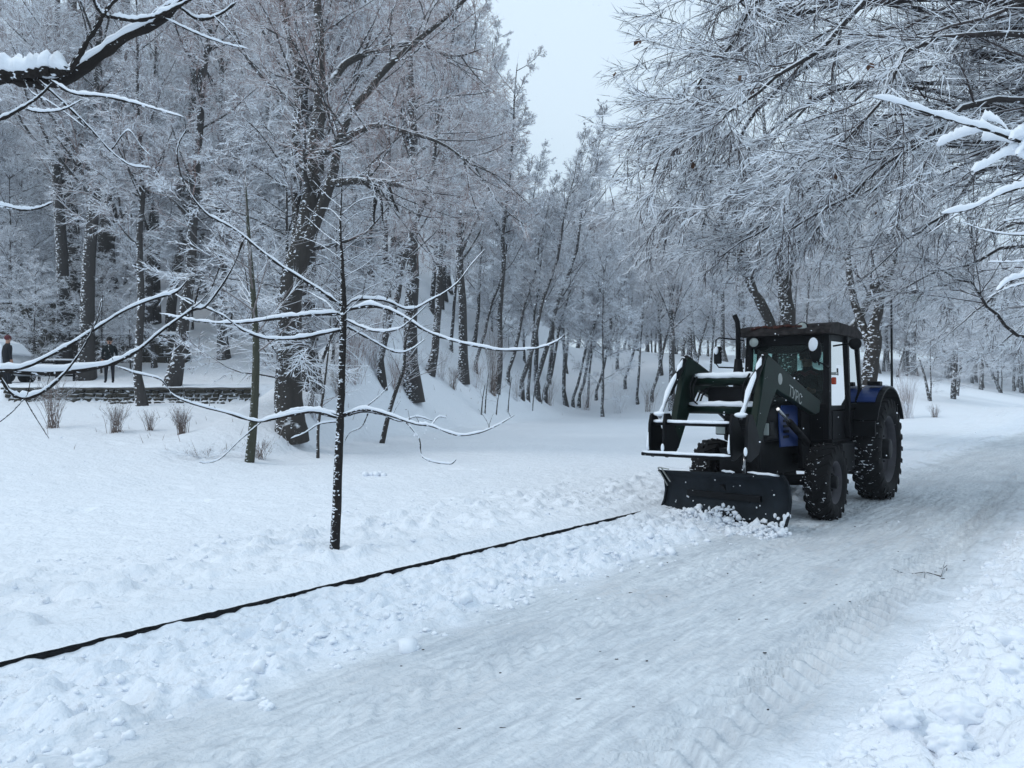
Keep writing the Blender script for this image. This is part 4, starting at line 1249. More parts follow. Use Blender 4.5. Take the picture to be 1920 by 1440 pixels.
near_branches(tr_, og, [
    B3(Yr, .005, .003, .1, (1850, 242), (1820, 250), (1785, 262), (1755, 275)),
    B3(Yr, .005, .003, .1, (1900, 262), (1880, 235), (1850, 222), (1838, 235)),
    B3(Yr, .005, .003, .1, (1920, 285), (1880, 262), (1840, 262)),
    B3(Yr, .005, .003, -.1, (1930, 300), (1895, 288), (1850, 310), (1822, 322)),
    B3(Yr, .005, .003, -.1, (1940, 262), (1915, 255), (1895, 262)),
    B3(Yr, .005, .003, -.1, (1950, 300), (1925, 275), (1905, 292)),
], rg, hs=1.1, add_=.046, amp=.2)
near_branches(tr_, og, [
    B3(Yr, .004, .002, .1, (2000, 330), (1900, 350), (1800, 400), (1740, 440)),
    B3(Yr, .004, .002, .1, (2000, 400), (1930, 408), (1880, 415)),
    B3(Yr, .004, .002, .1, (1990, 440), (1900, 440), (1840, 430), (1800, 415)),
    B3(Yr, .004, .002, .1, (1990, 480), (1920, 490), (1850, 492)),
    B3(Yr, .004, .002, .1, (1930, 530), (1890, 540), (1850, 560)),
], rg, hs=.8, add_=.010, name='twig', amp=.4, gaps=.2)

# ------------------------------------------------------------------ middle distance: saplings, shrubs
def sapling(name, label, px, py, pts_, r, seed, bark='green_bark', side=14, sl=(.6, 1.6)):
    g = ground(px, py, 8); Y = float(g[1])
    rng = np.random.default_rng(seed)
    t = thing(name, label, 'tree', g)
    s = [W(px, py + 5, Y, r * 1.2)] + [W(a, b, Y, r * c) for a, b, c in pts_]
    P, R = branch_mesh([s], g, 24)
    V, Fs = tubes(P, R, 10); link('trunk', mesh_np('trunk', V, Fs, True, M[bark]), t)
    if side:
        P1, R1 = grow(rng, P, R, side, (.35, 1), (.6, 1.3), sl, 7, .10, (0, 0, .04), .7, .4, .006)
        P2, R2 = grow(rng, P1, R1, 6, (.2, 1), (.4, 1), plen(P1) * .5, 4, .12, (0, 0, .02), .7, .6, .004)
        P3, R3 = grow(rng, P2, R2, 3, (.2, 1), (.4, 1), plen(P2) * .5, 3, .12, (0, 0, .02), .7, .6, .0035)
        V, Fs = join([tubes(P1, R1, 5), tubes(P2, R2, 4), tubes(P3, R3, 3)])
        link('crown', mesh_np('crown', V, Fs, False, M['twig_white']), t)
    return t


sapling('sapling', 'greenish sapling with slightly leaning stem beside the big old tree', 467, 868, [(475, 790, 1), (480, 680, .85), (478, 600, .75), (472, 520, .6), (466, 440, .45), (460, 330, .1)], .085, 1, side=22, sl=(1, 2.6))
sapling('sapling', 'crooked leaning sapling with bare dark stem left of the forked foot tree', 715, 832, [(728, 780, .9), (740, 740, .8), (757, 690, .7), (760, 640, .6), (770, 600, .4), (772, 540, .2)], .07, 2, 'trunk', side=16, sl=(.8, 2.2))
sapling('sapling', 'thin straight dark stick of a sapling right of the big old tree', 596, 860, [(597, 800, .9), (606, 740, .8), (612, 690, .6), (620, 620, .4)], .035, 3, 'trunk', side=8)
sapling('sapling', 'leaning sapling touching the old tree on its right side', 578, 770, [(590, 730, .9), (600, 690, .8), (618, 640, .6), (640, 590, .3)], .06, 4, 'trunk', side=12)
for i, (px, py, h) in enumerate([(902, 778, 60), (909, 775, 80), (930, 778, 50), (952, 774, 70), (998, 770, 60), (1015, 757, 40)]):
    sapling('sapling', ['first', 'second', 'third', 'fourth', 'fifth', 'last'][i] + ' thin bare stick of the row at the foot of the middle bank', px, py, [(px + 3, py - h * .5, .8), (px + 8, py - h, .4)], .03, 10 + i, 'trunk', side=3, sl=(.5, 1.2))


def shrub(label, px, py, w, h, n, seed, mat='shrub', name='shrub', spread=.5):
    g = ground(px, py, 8); Y = float(g[1]); rng = np.random.default_rng(seed)
    hw, hh = w / F * Y / 2, h / F * Y
    t = thing(name, label, 'shrub', g)
    base = np.zeros((n, 3)); base[:, :2] = rng.normal(size=(n, 2)) * hw * .15; base[:, 2] = -.03
    end = np.stack([rng.normal(size=n) * hw * spread, rng.normal(size=n) * hw * spread, hh * rng.uniform(.5, 1.05, n)], 1)
    mid = (base + end) / 2 + np.array([0, 0, hh * .12])
    P = np.array([resample([a, b, c], 6) for a, b, c in zip(base, mid, end)])
    R = np.linspace(.007, .003, 6)[None].repeat(n, 0)
    P1, R1 = grow(rng, P, R, 5, (.3, 1), (.3, .9), plen(P) * .3, 4, .15, (0, 0, .05), .8, .7, .003)
    P2, R2 = grow(rng, P1, R1, 3, (.3, 1), (.3, .9), plen(P1) * .45, 3, .15, (0, 0, .0), .8, .8, .003)
    V, Fs = join([tubes(P, R, 3), tubes(P1[:, ::3] if P1.shape[1] == 4 else P1, R1[:, ::3] if P1.shape[1] == 4 else R1, 3), tubes(P2, R2, 3)])
    link('stems', mesh_np('stems', V, Fs, False, M[mat]), t)
    return t


shrub('tall twiggy bare shrub below the left end of the stone wall', 98, 803, 90, 95, 46, 61)
shrub('round bare shrub in the snow, second from the frame edge', 216, 812, 75, 55, 50, 62)
shrub('smallest bare shrub between the two round ones', 280, 808, 40, 38, 26, 63)
shrub('dense brown shrub below the right half of the stone wall', 340, 816, 55, 52, 60, 64)
shrub('flattened brown stalks lying in the snow left of the greenish sapling', 380, 857, 80, 18, 30, 65, spread=.9)
shrub('low brown stalks around the foot of the greenish sapling', 488, 862, 70, 40, 30, 66)
shrub('reddish snow-dusted thicket on the bank right of the big old tree', 660, 720, 110, 140, 90, 67, 'twig_brown')
shrub('second reddish thicket behind the crooked sapling', 700, 690, 120, 150, 80, 68, 'twig_brown')
shrub('upright snowy bush next to the street lamp', 1700, 785, 60, 95, 70, 69, 'twig_brown')
shrub('small rounded bush beyond the street lamp', 1752, 783, 34, 24, 40, 70)
shrub('brown bare thicket among the trunks of the middle bank', 925, 742, 55, 130, 60, 71)

for i, (px, py, w, h) in enumerate([(590, 790, 60, 60), (632, 742, 70, 90), (742, 735, 60, 80), (828, 712, 60, 70), (850, 730, 40, 40), (893, 728, 50, 70), (968, 752, 50, 55), (1030, 760, 50, 50), (1098, 770, 60, 60), (1160, 775, 60, 55), (1215, 772, 50, 60)]):
    spots_ = ['beside the old tree foot', 'between the old tree and the young tree trunk', 'left of the forked foot tree', 'right of the forked foot tree', 'low on the middle bank', 'on the crest of the middle bank',
              'by the leaning trunks', 'under the long leaning trunk', 'where the bank ends', 'right of the lone frosted tree', 'on the flat lawn edge near the loader']
    shrub('thin snow-dusted brush ' + spots_[i], px, py, w, h, 34, 80 + i, ('twig', 'shrub', 'twig_brown')[i % 3], name='brush', spread=.6)
# dead stalks and leaf litter poking through the snow of the bank
m = MB()
for i in range(120):
    px = rng.uniform(560, 1250) if i < 80 else rng.uniform(60, 560); py = rng.uniform(700, 790) if i < 80 else rng.uniform(770, 850)
    g = ground(px, py, 8)
    a = rng.uniform(0, 6.28); l = rng.uniform(.08, .35)
    if i % 3: m.tube([g + [0, 0, -.03], g + [math.cos(a) * l * .4, math.sin(a) * l * .4, l]], [.006, .003], 4)
    else: m.ball(g, (rng.uniform(.03, .08), .04, .02), 6, 4)
tag(m.build('dead_stalks', M['shrub']), 'dead stalks and leaf litter poking out of the bank snow', 'litter', kind='stuff')

# small snow-covered clump on the lawn
g = ground(705, 893, 6)
mb = MB()
for i in range(9):
    a = i * .7
    mb.ball((math.cos(a) * .1 * (i % 3), math.sin(a) * .06 * (i % 3), .03 + .015 * (i % 2)), (.06, .05, .05), 8, 5)
tag(mb.build('snow_tuft', M['snow'], loc=g), 'small snow-covered tuft of grass alone on the lawn', 'tuft')

# ------------------------------------------------------------------ walls on the left
wl0, wl1 = ground(30, 752, 15), ground(472, 752, 15)
Yw = 26.86
pA = at(20, 750, Yw); pB = at(474, 750, Yw)
zb = 1.33
wall = thing('low_stone_wall', 'low wall of dark rough stones with snow on its coping', 'wall', (pA[0], Yw, zb))
Lw = pB[0] - pA[0]
rs = random.Random(5)
protos = []
for k in range(5):
    m = MB(); m.box((-.5, -.5, -.5), (.5, .5, .5))
    for i, v in enumerate(m.v):
        m.v[i] = tuple(c * rs.uniform(.78, 1.06) for c in v)
    o = m.build('stone', M['stone_moss'], wall, bevel=.12)
    protos.append(o)
first = set()
z = 0.0
for row in range(3):
    hh = (.16, .15, .14)[row]; x = -.1 * row
    while x < Lw:
        w = rs.uniform(.14, .46)
        k = rs.randrange(5)
        o = protos[k] if k not in first else protos[k].copy()
        if k in first: COL.objects.link(o)
        first.add(k)
        o.location = (x + w / 2, rs.uniform(-.05, .05), z + hh / 2 + rs.uniform(-.02, .02))
        o.rotation_euler = (rs.uniform(-.1, .1), rs.uniform(-.14, .14), rs.uniform(-.15, .15))
        o.scale = (w * rs.uniform(.85, 1.02), .34, hh * rs.uniform(.85, 1.12))
        x += w
    z += hh
cap = MB(); cap.box((-.2, -.25, z), (Lw, .25, z + .06)); cap.build('coping', M['stone'], wall, bevel=.01)
cs = MB()
n = 40
cs.tube([(-.22 + (Lw + .26) * i / n, 0, z + .075 + .012 * math.sin(i * 1.3)) for i in range(n + 1)], .24, 10, sq=.18)
cs.build('snow', M['snow'], wall)
# tilted slab and rubble at the right end
rb = MB()
for i in range(26):
    rb.ball((Lw * .45 + rs.uniform(0, Lw * .5), -.35 - rs.uniform(0, .3), -.02), (rs.uniform(.08, .16), .08, rs.uniform(.05, .1)), 7, 5)
tag(rb.build('rubble', M['stone_moss'], wall), kind='stuff')

# mossy retaining wall above the road
rw = at(-60, 600, 36.5); rwe = at(350, 600, 38)
zr = 2.1
wall2 = thing('retaining_wall', 'tall mossy retaining wall behind the parked car and the road', 'wall', (rw[0], 36.5, zr))
Lr = rwe[0] - rw[0]
rows = [.62, .6, .55, .5, .52, .5, .5]
z = 0
fac = []
pr5 = []
for k in range(4):
    m = MB(); m.box((-.5, -.5, -.5), (.5, .5, .5))
    for i, v in enumerate(m.v): m.v[i] = tuple(c * rs.uniform(.9, 1.03) for c in v)
    pr5.append(m.build('stone_block', M['stone_moss'], wall2, bevel=.05))
usd = set()
for row, hh in enumerate(rows):
    x = -.3 * (row % 2)
    while x < Lr:
        w = rs.uniform(.7, 1.2)
        hloc = hh
        k = rs.randrange(4)
        if x > Lr * .48 and row > 3:
            x += w; continue
        o = pr5[k] if k not in usd else pr5[k].copy()
        if k in usd: COL.objects.link(o)
        usd.add(k)
        o.location = (x + w / 2, rs.uniform(-.05, .05) + .2, z + hh / 2 + .1); o.scale = (w * .98, .6, hh)
        x += w
    z += hh
cp = MB()
cp.tube([(-.3 + (Lr * .48) * i / 20, .35, z + .16) for i in range(21)], .45, 10, sq=.3)
cp.tube([(Lr * .48 + (Lr * .54) * i / 20, .35, z - 1.40) for i in range(21)], .45, 10, sq=.3)
cp.build('snow', M['snow'], wall2)

# ------------------------------------------------------------------ snow-covered parked car at the left edge
gc = at(-20, 720, 30.5)
zc = float(base_h(gc[0], 30.5)) + .1
car = thing('parked_car', 'parked car buried under snow at the left edge of the frame', 'car', (gc[0] - .35, 30.5, zc), .1)
prof = [(-2.1, .3), (-2.1, .9), (-1.9, 1.45), (-1.2, 1.62), (.6, 1.66), (1.05, 1.5), (1.55, 1.02), (1.95, .85), (2.05, .6), (2.05, .3)]
b = MB(); b.prism(prof, -.85, .85); b.build('body', M['carwhite'], car, bevel=.08)
sn = MB(); sn.prism([(-2.14, 1.0), (-1.95, 1.5), (-1.25, 1.75), (.65, 1.80), (1.12, 1.62), (1.5, 1.2), (1.45, 1.1), (1.0, 1.45), (.55, 1.58), (-1.2, 1.58), (-1.9, 1.4)], -.9, .9); sn.build('snow', M['snow'], car, bevel=.05)
sn = MB(); sn.box((-1.9, -.92, .45), (1.25, -.852, 1.5)); sn.build('snow', M['snow'], car, bevel=.03)
w = MB(); w.prism([(.75, 1.5), (1.1, 1.42), (1.5, 1.03), (.75, 1.03)], -.875, -.853); w.build('side_window', M['glassdark'], car)
for x in (-1.3, 1.35):
    for y in (-.78, .78):
        wm = MB(); wm.lathe([(-.1, 0), (-.1, .2), (-.1, .32), (.1, .32), (.1, 0)], (x, y, .32), 'y', 18); wm.build('wheel', M['tyre'], car)
mm = MB(); mm.ball((1.0, -1.0, 1.08), (.08, .11, .08), 8, 6); mm.build('mirror', M['black'], car)

# bench-like dark rail behind the car
rail = thing('railing', 'dark slatted railing between the parked car and the thick trunk', 'railing', (*at(72, 700, 33)[:2], float(base_h(*at(72, 700, 33)[:2])) + .1))
for i in range(5):
    m = MB(); m.box((0, -.02, .25 + i * .14), (1.5, .02, .33 + i * .14)); m.build('slat', M['blackmetal'], rail)
for x in (0.0, .75, 1.5):
    m = MB(); m.box((x - .04, .022, 0), (x + .04, .1, .98)); m.build('post', M['blackmetal'], rail)
m = MB(); m.tube([(0, 0, .97), (.75, 0, .98), (1.5, 0, .97)], .06, 8, sq=.6); m.build('snow', M['snow'], rail)


# ------------------------------------------------------------------ people
def skin_person(name, label, loc, rotz, J, mats, group=None, scale=1.0, coat=True, hat=None, hatmat=None):
    """J: joint positions; one continuous skinned body, clothing and hair as children"""
    t = thing(name, label, 'person', loc, rotz, group)
    t.scale = (scale,) * 3
    V = []; E = []; Rr = []
    def add(p, r, par=None):
        V.append(p); Rr.append(r)
        if par is not None: E.append((par, len(V) - 1))
        return len(V) - 1
    pel = add(J['pelvis'], .15)
    bel = add(J['belly'], .14, pel); ch = add(J['chest'], .165, bel); nk = add(J['neck'], .065, ch); hd = add(J['head0'], .08, nk); ht = add(J['head1'], .095, hd); add(J['head2'], .07, ht)
    for sd in ('l', 'r'):
        sh = add(J['sh' + sd], .075, ch); el = add(J['el' + sd], .055, sh); wr = add(J['wr' + sd], .036, el)
        pl = add(J['ha' + sd], .036, wr)
        d = (Vector(J['ha' + sd]) - Vector(J['wr' + sd])).normalized()
        sdv = d.cross(Vector((0, 1, .2))).normalized(); nv = sdv.cross(d)
        for k in range(4):
            b0 = Vector(J['ha' + sd]) + sdv * (.022 * (k - 1.5)) + d * .03
            l = (.032, .038, .035, .027)[k]
            a = add(tuple(b0), .010, pl); c = add(tuple(b0 + d * l + nv * .008), .0095, a); add(tuple(b0 + d * l * 1.8 + nv * .022), .008, c)
        b0 = Vector(J['wr' + sd]) + d * .02 + sdv * .035
        a = add(tuple(b0), .012, wr); add(tuple(b0 + d * .035 + sdv * .02), .010, a)
        hp = add(J['hp' + sd], .105, pel); kn = add(J['kn' + sd], .07, hp); an = add(J['an' + sd], .048, kn); ft = add(J['ft' + sd], .045, an)
    me = bpy.data.meshes.new('body'); me.from_pydata(V, E, [])
    o = bpy.data.objects.new('body', me); COL.objects.link(o)
    sk = o.modifiers.new('skin', 'SKIN')
    for i, r in enumerate(Rr):
        me.skin_vertices[0].data[i].radius = (r, r)
    me.skin_vertices[0].data[0].use_root = True
    o.modifiers.new('sub', 'SUBSURF').levels = 1
    dg = bpy.context.evaluated_depsgraph_get()
    m2 = bpy.data.meshes.new_from_object(o.evaluated_get(dg))
    bpy.data.objects.remove(o)
    m2.materials.clear()
    for k in ('skin', 'jacket', 'trousers'): m2.materials.append(mats[k])
    hz = J['neck'][2] + .02; wz = J['pelvis'][2]
    hands = [Vector(J['hal']), Vector(J['har'])]
    for p in m2.polygons:
        c = p.center; p.use_smooth = True
        if c.z > hz or min((c - h).length for h in hands) < .11: p.material_index = 0
        elif c.z < wz + .02: p.material_index = 2
        else: p.material_index = 1
    b = link('body', m2, t)
    h1 = Vector(J['head1']); f = Vector(J.get('face', (0, -1, 0)))
    sdv = f.cross(Vector((0, 0, 1)))
    n = MB(); n.ball(h1 + f * .10 + Vector((0, 0, -.01)), (.016, .016, .022), 8, 6); n.build('nose', mats['skin'], b)
    for sg in (-1, 1):
        e = MB(); e.ball(h1 + f * .088 + sdv * (.035 * sg) + Vector((0, 0, .02)), .012, 8, 6); e.build('eye', M['hair'], b)
        e = MB(); e.ball(h1 + sdv * (.095 * sg), (.02, .02, .032), 8, 6); e.build('ear', mats['skin'], b)
    e = MB(); e.ball(h1 + f * .088 + Vector((0, 0, -.05)), (.025, .012, .007), 8, 6); e.build('mouth', M['redcloth'], b)
    if hat:
        hm = MB(); hm.ball(h1 + Vector((0, 0, .055)) - f * .015, (.118, .118, .105), 14, 9); hm.build(hat, hatmat, t)
    return t


stand = dict(pelvis=(0, 0, .95), belly=(0, 0, 1.1), chest=(0, 0, 1.32), neck=(0, -.01, 1.50), head0=(0, -.02, 1.58), head1=(0, -.03, 1.66), head2=(0, -.02, 1.74),
             shl=(-.19, 0, 1.40), ell=(-.25, .02, 1.14), wrl=(-.25, -.03, .90), hal=(-.25, -.05, .83), shr=(.19, 0, 1.40), elr=(.25, .02, 1.14), wrr=(.24, -.03, .90), har=(.24, -.05, .83),
             hpl=(-.10, 0, .88), knl=(-.12, -.01, .48), anl=(-.13, .01, .09), ftl=(-.14, -.13, .04), hpr=(.10, 0, .88), knr=(.12, -.01, .48), anr=(.13, .01, .09), ftr=(.14, -.13, .04))
pw = at(205, 718, 30.0)
dm = dict(skin=M['skin'], jacket=M['jacket'], trousers=M['trousers'])
skin_person('person', 'person in dark coat and trousers standing on the snowy road by the thick trunk', (pw[0], 30.0, float(base_h(pw[0], 30)) + .12), .3, stand, dm, hat='hat', hatmat=M['hair'])
p2 = at(6, 740, 27.6)
dm2 = dict(skin=M['skin'], jacket=M['trousers'], trousers=M['trousers'])
skin_person('person', 'person in a dark red hat standing in front of the snowed-in car', (p2[0], 27.8, float(base_h(p2[0], 27.8)) + .1), 2.6, stand, dm2, hat='hat', hatmat=M['redcloth'])

# ------------------------------------------------------------------ street lamp
gl = ground(1673, 822, 15)
lamp = thing('street_lamp', 'slender dark street lamp with curved arm and hanging lantern behind the tractor', 'street lamp', gl)
Yl = float(gl[1]); sc1 = Yl / F
hp_ = (822 - 540) * sc1
m = MB(); m.tube([(0, 0, 0), (0, 0, hp_)], [.045, .03], 10); m.build('pole', M['blackmetal'], lamp)
m = MB(); m.lathe([(0, .13), (.05, .13), (.08, .10), (.5, .10), (.52, .14), (.60, .14), (.62, .08), (.95, .07), (.98, .10), (1.04, .10), (1.08, .05)], (0, 0, 0), 'z', 14); m.build('base', M['blackmetal'], lamp)
aw = (1718 - 1673) * sc1
m = MB(); m.tube([(0, 0, hp_ - .25), (aw * .3, 0, hp_ - .05), (aw * .7, 0, hp_ - .02), (aw, 0, hp_ - .12)], .018, 8)
m.tube([(0, 0, hp_ - .7), (aw * .35, 0, hp_ - .55), (aw * .6, 0, hp_ - .1)], .012, 8); m.build('arm', M['blackmetal'], lamp)
m = MB(); m.lathe([(.12, .02), (.1, .05), (.0, .24), (-.03, .26), (-.05, .24)], (aw, 0, hp_ - .12), 'z', 16); m.build('lantern_roof', M['blackmetal'], lamp)
m = MB(); m.lathe([(0, .20), (-.28, .10), (-.30, .02)], (aw, 0, hp_ - .17), 'z', 8, sm=False); m.build('lantern_glass', M['lamp'], lamp)
m = MB(); m.lathe([(.10, .02), (.09, .10), (.02, .24), (-.01, .262)], (aw, 0, hp_ - .085), 'z', 16); m.build('snow', M['snow'], lamp)

# ------------------------------------------------------------------ THE TRACTOR  (x forward, y to its left, z up; origin under the front axle)
TX, TY = 3.46, 10.42
trac = thing('tractor', 'dark blue tractor with green front loader and snow plough blade clearing the path', 'tractor', (TX, TY, 0.0), math.atan2(-.777, -.63))


def part(mb, name, mat, parent=None, bevel=.006):
    return mb.build(name, M[mat], parent or trac, bevel=bevel)


def wheel(name, c, Rw, w, rimr, lugs, side):
    m = MB()
    h = w / 2
    prof = [(-h * .75, rimr), (-h * .98, rimr + .05), (-h, Rw * .80), (-h * .9, Rw * .93), (-h * .6, Rw * .97), (0, Rw * .985), (h * .6, Rw * .97), (h * .9, Rw * .93), (h, Rw * .80), (h * .98, rimr + .05), (h * .75, rimr)]
    m.lathe(prof, (0, 0, 0), 'y', 48)
    o = m.build(name, M['tyre'], trac)
    o.location = c
    tr2 = MB()
    for i in range(lugs):
        for sg in (-1, 1):
            a0 = 2 * pi * (i + (.5 if sg > 0 else 0)) / lugs
            a1 = a0 + .62 * 2 * pi / lugs * 1.15
            q = []
            for (a, y, ro) in ((a0, sg * .02, Rw * 1.0), (a1, sg * h * .98, Rw * .945), (a1 + .0, sg * h * 1.02, Rw * .86)):
                q.append((a, y, ro))
            da = .16 * 2 * pi / lugs
            V = []
            for (a, y, ro) in q:
                for aa in (a - da, a + da):
                    for rr_ in (ro - .05 * Rw / .5, ro + .018):
                        V.append((math.cos(aa) * rr_, y, math.sin(aa) * rr_))
            Fs = [(0, 1, 3, 2)]
            for k in range(2):
                b0 = k * 4
                Fs += [(b0, b0 + 4, b0 + 5, b0 + 1), (b0 + 2, b0 + 3, b0 + 7, b0 + 6), (b0 + 1, b0 + 5, b0 + 7, b0 + 3), (b0, b0 + 2, b0 + 6, b0 + 4)]
            Fs.append((8, 10, 11, 9))
            tr2.raw(V, Fs)
    tr2.build('tread', M['tyre'], o)
    rm = MB()
    e = h * .78
    rm.lathe([(-e, rimr + .01), (-e, rimr - .02), (e * .35 * side, rimr - .05), (e * .25 * side, rimr * .45), (e * .55 * side, rimr * .40), (e * .55 * side, .02)], (0, 0, 0), 'y', 36)
    rm.lathe([(side * e, rimr + .012), (side * e * 1.02, rimr - .01), (side * e * .35, rimr - .05)], (0, 0, 0), 'y', 36)
    rm.build('rim', M['rim'], o)
    hb = MB(); hb.lathe([(0, rimr * .32), (side * h * .9, rimr * .30), (side * h * .95, rimr * .2), (side * h * .95, .005)], (0, 0, 0), 'y', 20)
    for k in range(8):
        a = 2 * pi * k / 8
        hb.ball((math.cos(a) * rimr * .38, side * h * .45, math.sin(a) * rimr * .38), .018, 6, 4)
    hb.build('hub', M['black'], o)
    return o


for sy in (-1, 1):
    wheel('front_wheel', (0, .77 * sy, .475), .49, .30, .27, 20, sy)
    wheel('rear_wheel', (-2.42, .80 * sy, .775), .785, .40, .50, 24, sy)

part(MB().box((-.95, -.2, .55), (.72, .2, 1.0)).box((-2.7, -.27, .5), (-.951, .27, 1.02)), 'engine_block', 'blackmetal')
m = MB(); m.tube([(0, -.68, .50), (0, -.2, .46), (0, .2, .46), (0, .68, .50)], .075, 10); m.ball((0, .1, .45), .15)
m.tube([(-2.42, -.7, .79), (-2.42, .7, .79)], .13, 12); part(m, 'axles', 'blackmetal', bevel=0)
part(MB().box((.722, -.24, .42), (1.0, .24, .92)), 'front_bracket', 'black')
# bonnet
hoodp = [(-.66, 1.0), (-.66, 1.56), (-.2, 1.56), (.35, 1.52), (.66, 1.45), (.78, 1.34), (.80, 1.0)]
hood = part(MB().prism(hoodp, -.285, .285), 'bonnet', 'black', bevel=.04)
for sy in (-1, 1):
    y0, y1 = (.287, .312) if sy > 0 else (-.312, -.287)
    sp = part(MB().prism([(-.50, .90), (-.50, 1.46), (.28, 1.46), (.40, 1.36), (.36, .92)], y0, y1), 'side_panel', 'blue', bevel=.008)
    for k in range(5):
        z_ = 1.03 + k * .07
        yy = (.3125, .318) if sy > 0 else (-.318, -.3125)
        part(MB().box((.06, yy[0], z_), (.27, yy[1], z_ + .035)), 'louvre', 'black', sp, bevel=0)
gr = part(MB().box((.802, -.2, .98), (.83, .2, 1.36)), 'grille', 'black')
for k in range(7):
    part(MB().box((.831, -.19, 1.0 + k * .05), (.842, .19, 1.02 + k * .05)), 'grille_bar', 'blackmetal', gr, bevel=0)
for sy in (-1, 1):
    hl = part(MB().box((.72, sy * .285 - .075, 1.08), (.86, sy * .285 + .075, 1.26)), 'headlight', 'black', bevel=.015)
    part(MB().box((.861, sy * .285 - .062, 1.095), (.872, sy * .285 + .062, 1.245)), 'lens', 'lamp', hl, bevel=.004)

# cab
cabf = [(-.70, .58), (-1.38, .66), (-2.14, .64)]
m = MB()
TOPZ = 2.44
for (x, y) in cabf:
    for sy in (-1, 1):
        dx = -.10 if x > -1 else (0 if x > -2 else .16)
        m.beam((x, y * sy, .98), (x + dx, (y - .03) * sy, TOPZ), .085, .085 if x < -1 else .11, up=(1, 0, 0))
for sy in (-1, 1):
    m.beam((-.72, .58 * sy, 1.40), (-2.12, .64 * sy, 1.45), .05, .06)
    m.beam((-.80, .56 * sy, 2.40), (-1.98, .62 * sy, 2.40), .07, .09)
m.beam((-.80, -.55, 2.38), (-.80, .55, 2.38), .07, .14); m.beam((-1.98, -.6, 2.38), (-1.98, .6, 2.38), .07, .12)
m.beam((-.70, -.58, 1.44), (-.70, .58, 1.44), .06, .07); m.beam((-2.12, -.62, 1.55), (-2.12, .62, 1.55), .06, .07)
part(m, 'cab_frame', 'black', bevel=.01)
m = MB(); m.box((-.74, -.56, .98), (-.67, .56, 1.405)); m.box((-2.16, -.62, .98), (-2.10, .62, 1.515)); m.box((-2.1, -.63, .93), (-.74, .63, .978))
m.box((-2.05, .60, .98), (-.78, .63, 1.37)); m.box((-2.05, -.63, .98), (-.78, -.60, 1.37))
part(m, 'cab_panels', 'black')
part(MB().prism([(-.56, 2.445), (-.56, 2.50), (-.66, 2.575), (-.95, 2.62), (-1.9, 2.60), (-2.14, 2.54), (-2.2, 2.46), (-2.2, 2.445)], -.66, .66), 'cab_roof', 'roofdirt', bevel=.04)
m = MB()
for k in range(14):
    m.ball((-.60 - (k % 3) * .05, -.42 + k * .055, 2.555 + (k % 2) * .02), (.03, .05, .022), 8, 5)
part(m, 'fallen_leaves', 'rust', bevel=0)
def pane(name, pts_, parent=None, mat='glass'):
    # a sheet of glass 5 mm thick
    a, b, c, d = [Vector(p) for p in pts_]
    nrm_ = (b - a).cross(d - a).normalized() * .005
    return part(MB().raw([a, b, c, d, a + nrm_, b + nrm_, c + nrm_, d + nrm_], [(0, 1, 2, 3), (7, 6, 5, 4), (0, 4, 5, 1), (1, 5, 6, 2), (2, 6, 7, 3), (3, 7, 4, 0)]), name, mat, parent, bevel=0)
pane('windscreen', [(-.695, -.53, 1.48), (-.695, .53, 1.48), (-.795, .51, 2.31), (-.795, -.51, 2.31)])
pane('rear_window', [(-2.12, -.58, 1.60), (-2.12, .58, 1.60), (-1.995, .56, 2.32), (-1.995, -.56, 2.32)])
for sy in (-1, 1):
    pane('door_window', [(-.77, .588 * sy, 1.45), (-1.335, .655 * sy, 1.45), (-1.34, .628 * sy, 2.35), (-.84, .558 * sy, 2.35)], mat='sideglass')
    pane('side_window', [(-1.425, .66 * sy, 1.47), (-2.085, .645 * sy, 1.49), (-1.96, .618 * sy, 2.35), (-1.42, .632 * sy, 2.35)], mat='sideglass')
part(MB().box((-.84, -.5, 2.20), (-.815, .5, 2.335)), 'sun_visor', 'black')
# wipers and dash
m = MB(); m.tube([(-.70, .1, 1.47), (-.735, -.08, 1.8), (-.755, -.2, 2.0)], .008, 6); m.tube([(-.78, .35, 2.27), (-.765, .15, 2.18), (-.765, -.15, 2.15)], .007, 6); part(m, 'wiper', 'blackmetal', bevel=0)
part(MB().box((-1.0, -.28, .98), (-.745, .28, 1.50)), 'dashboard', 'seat', bevel=.03)
m = MB(); m.tube([(-1.0, 0, 1.45), (-1.14, 0, 1.62)], .02, 8)
m.tube([(-1.14 + .07 * math.cos(a) * 0 - .06 * math.sin(a), .19 * math.cos(a), 1.62 + .17 * math.sin(a) * .45) for a in [2 * pi * k / 20 for k in range(21)]], .014, 6, caps=False); part(m, 'steering_wheel', 'seat', bevel=0)
m = MB(); m.box((-1.85, -.25, .98), (-1.35, .25, 1.42)); m.box((-1.98, -.25, 1.425), (-1.85, .25, 1.98)); part(m, 'seat', 'seat', bevel=.04)

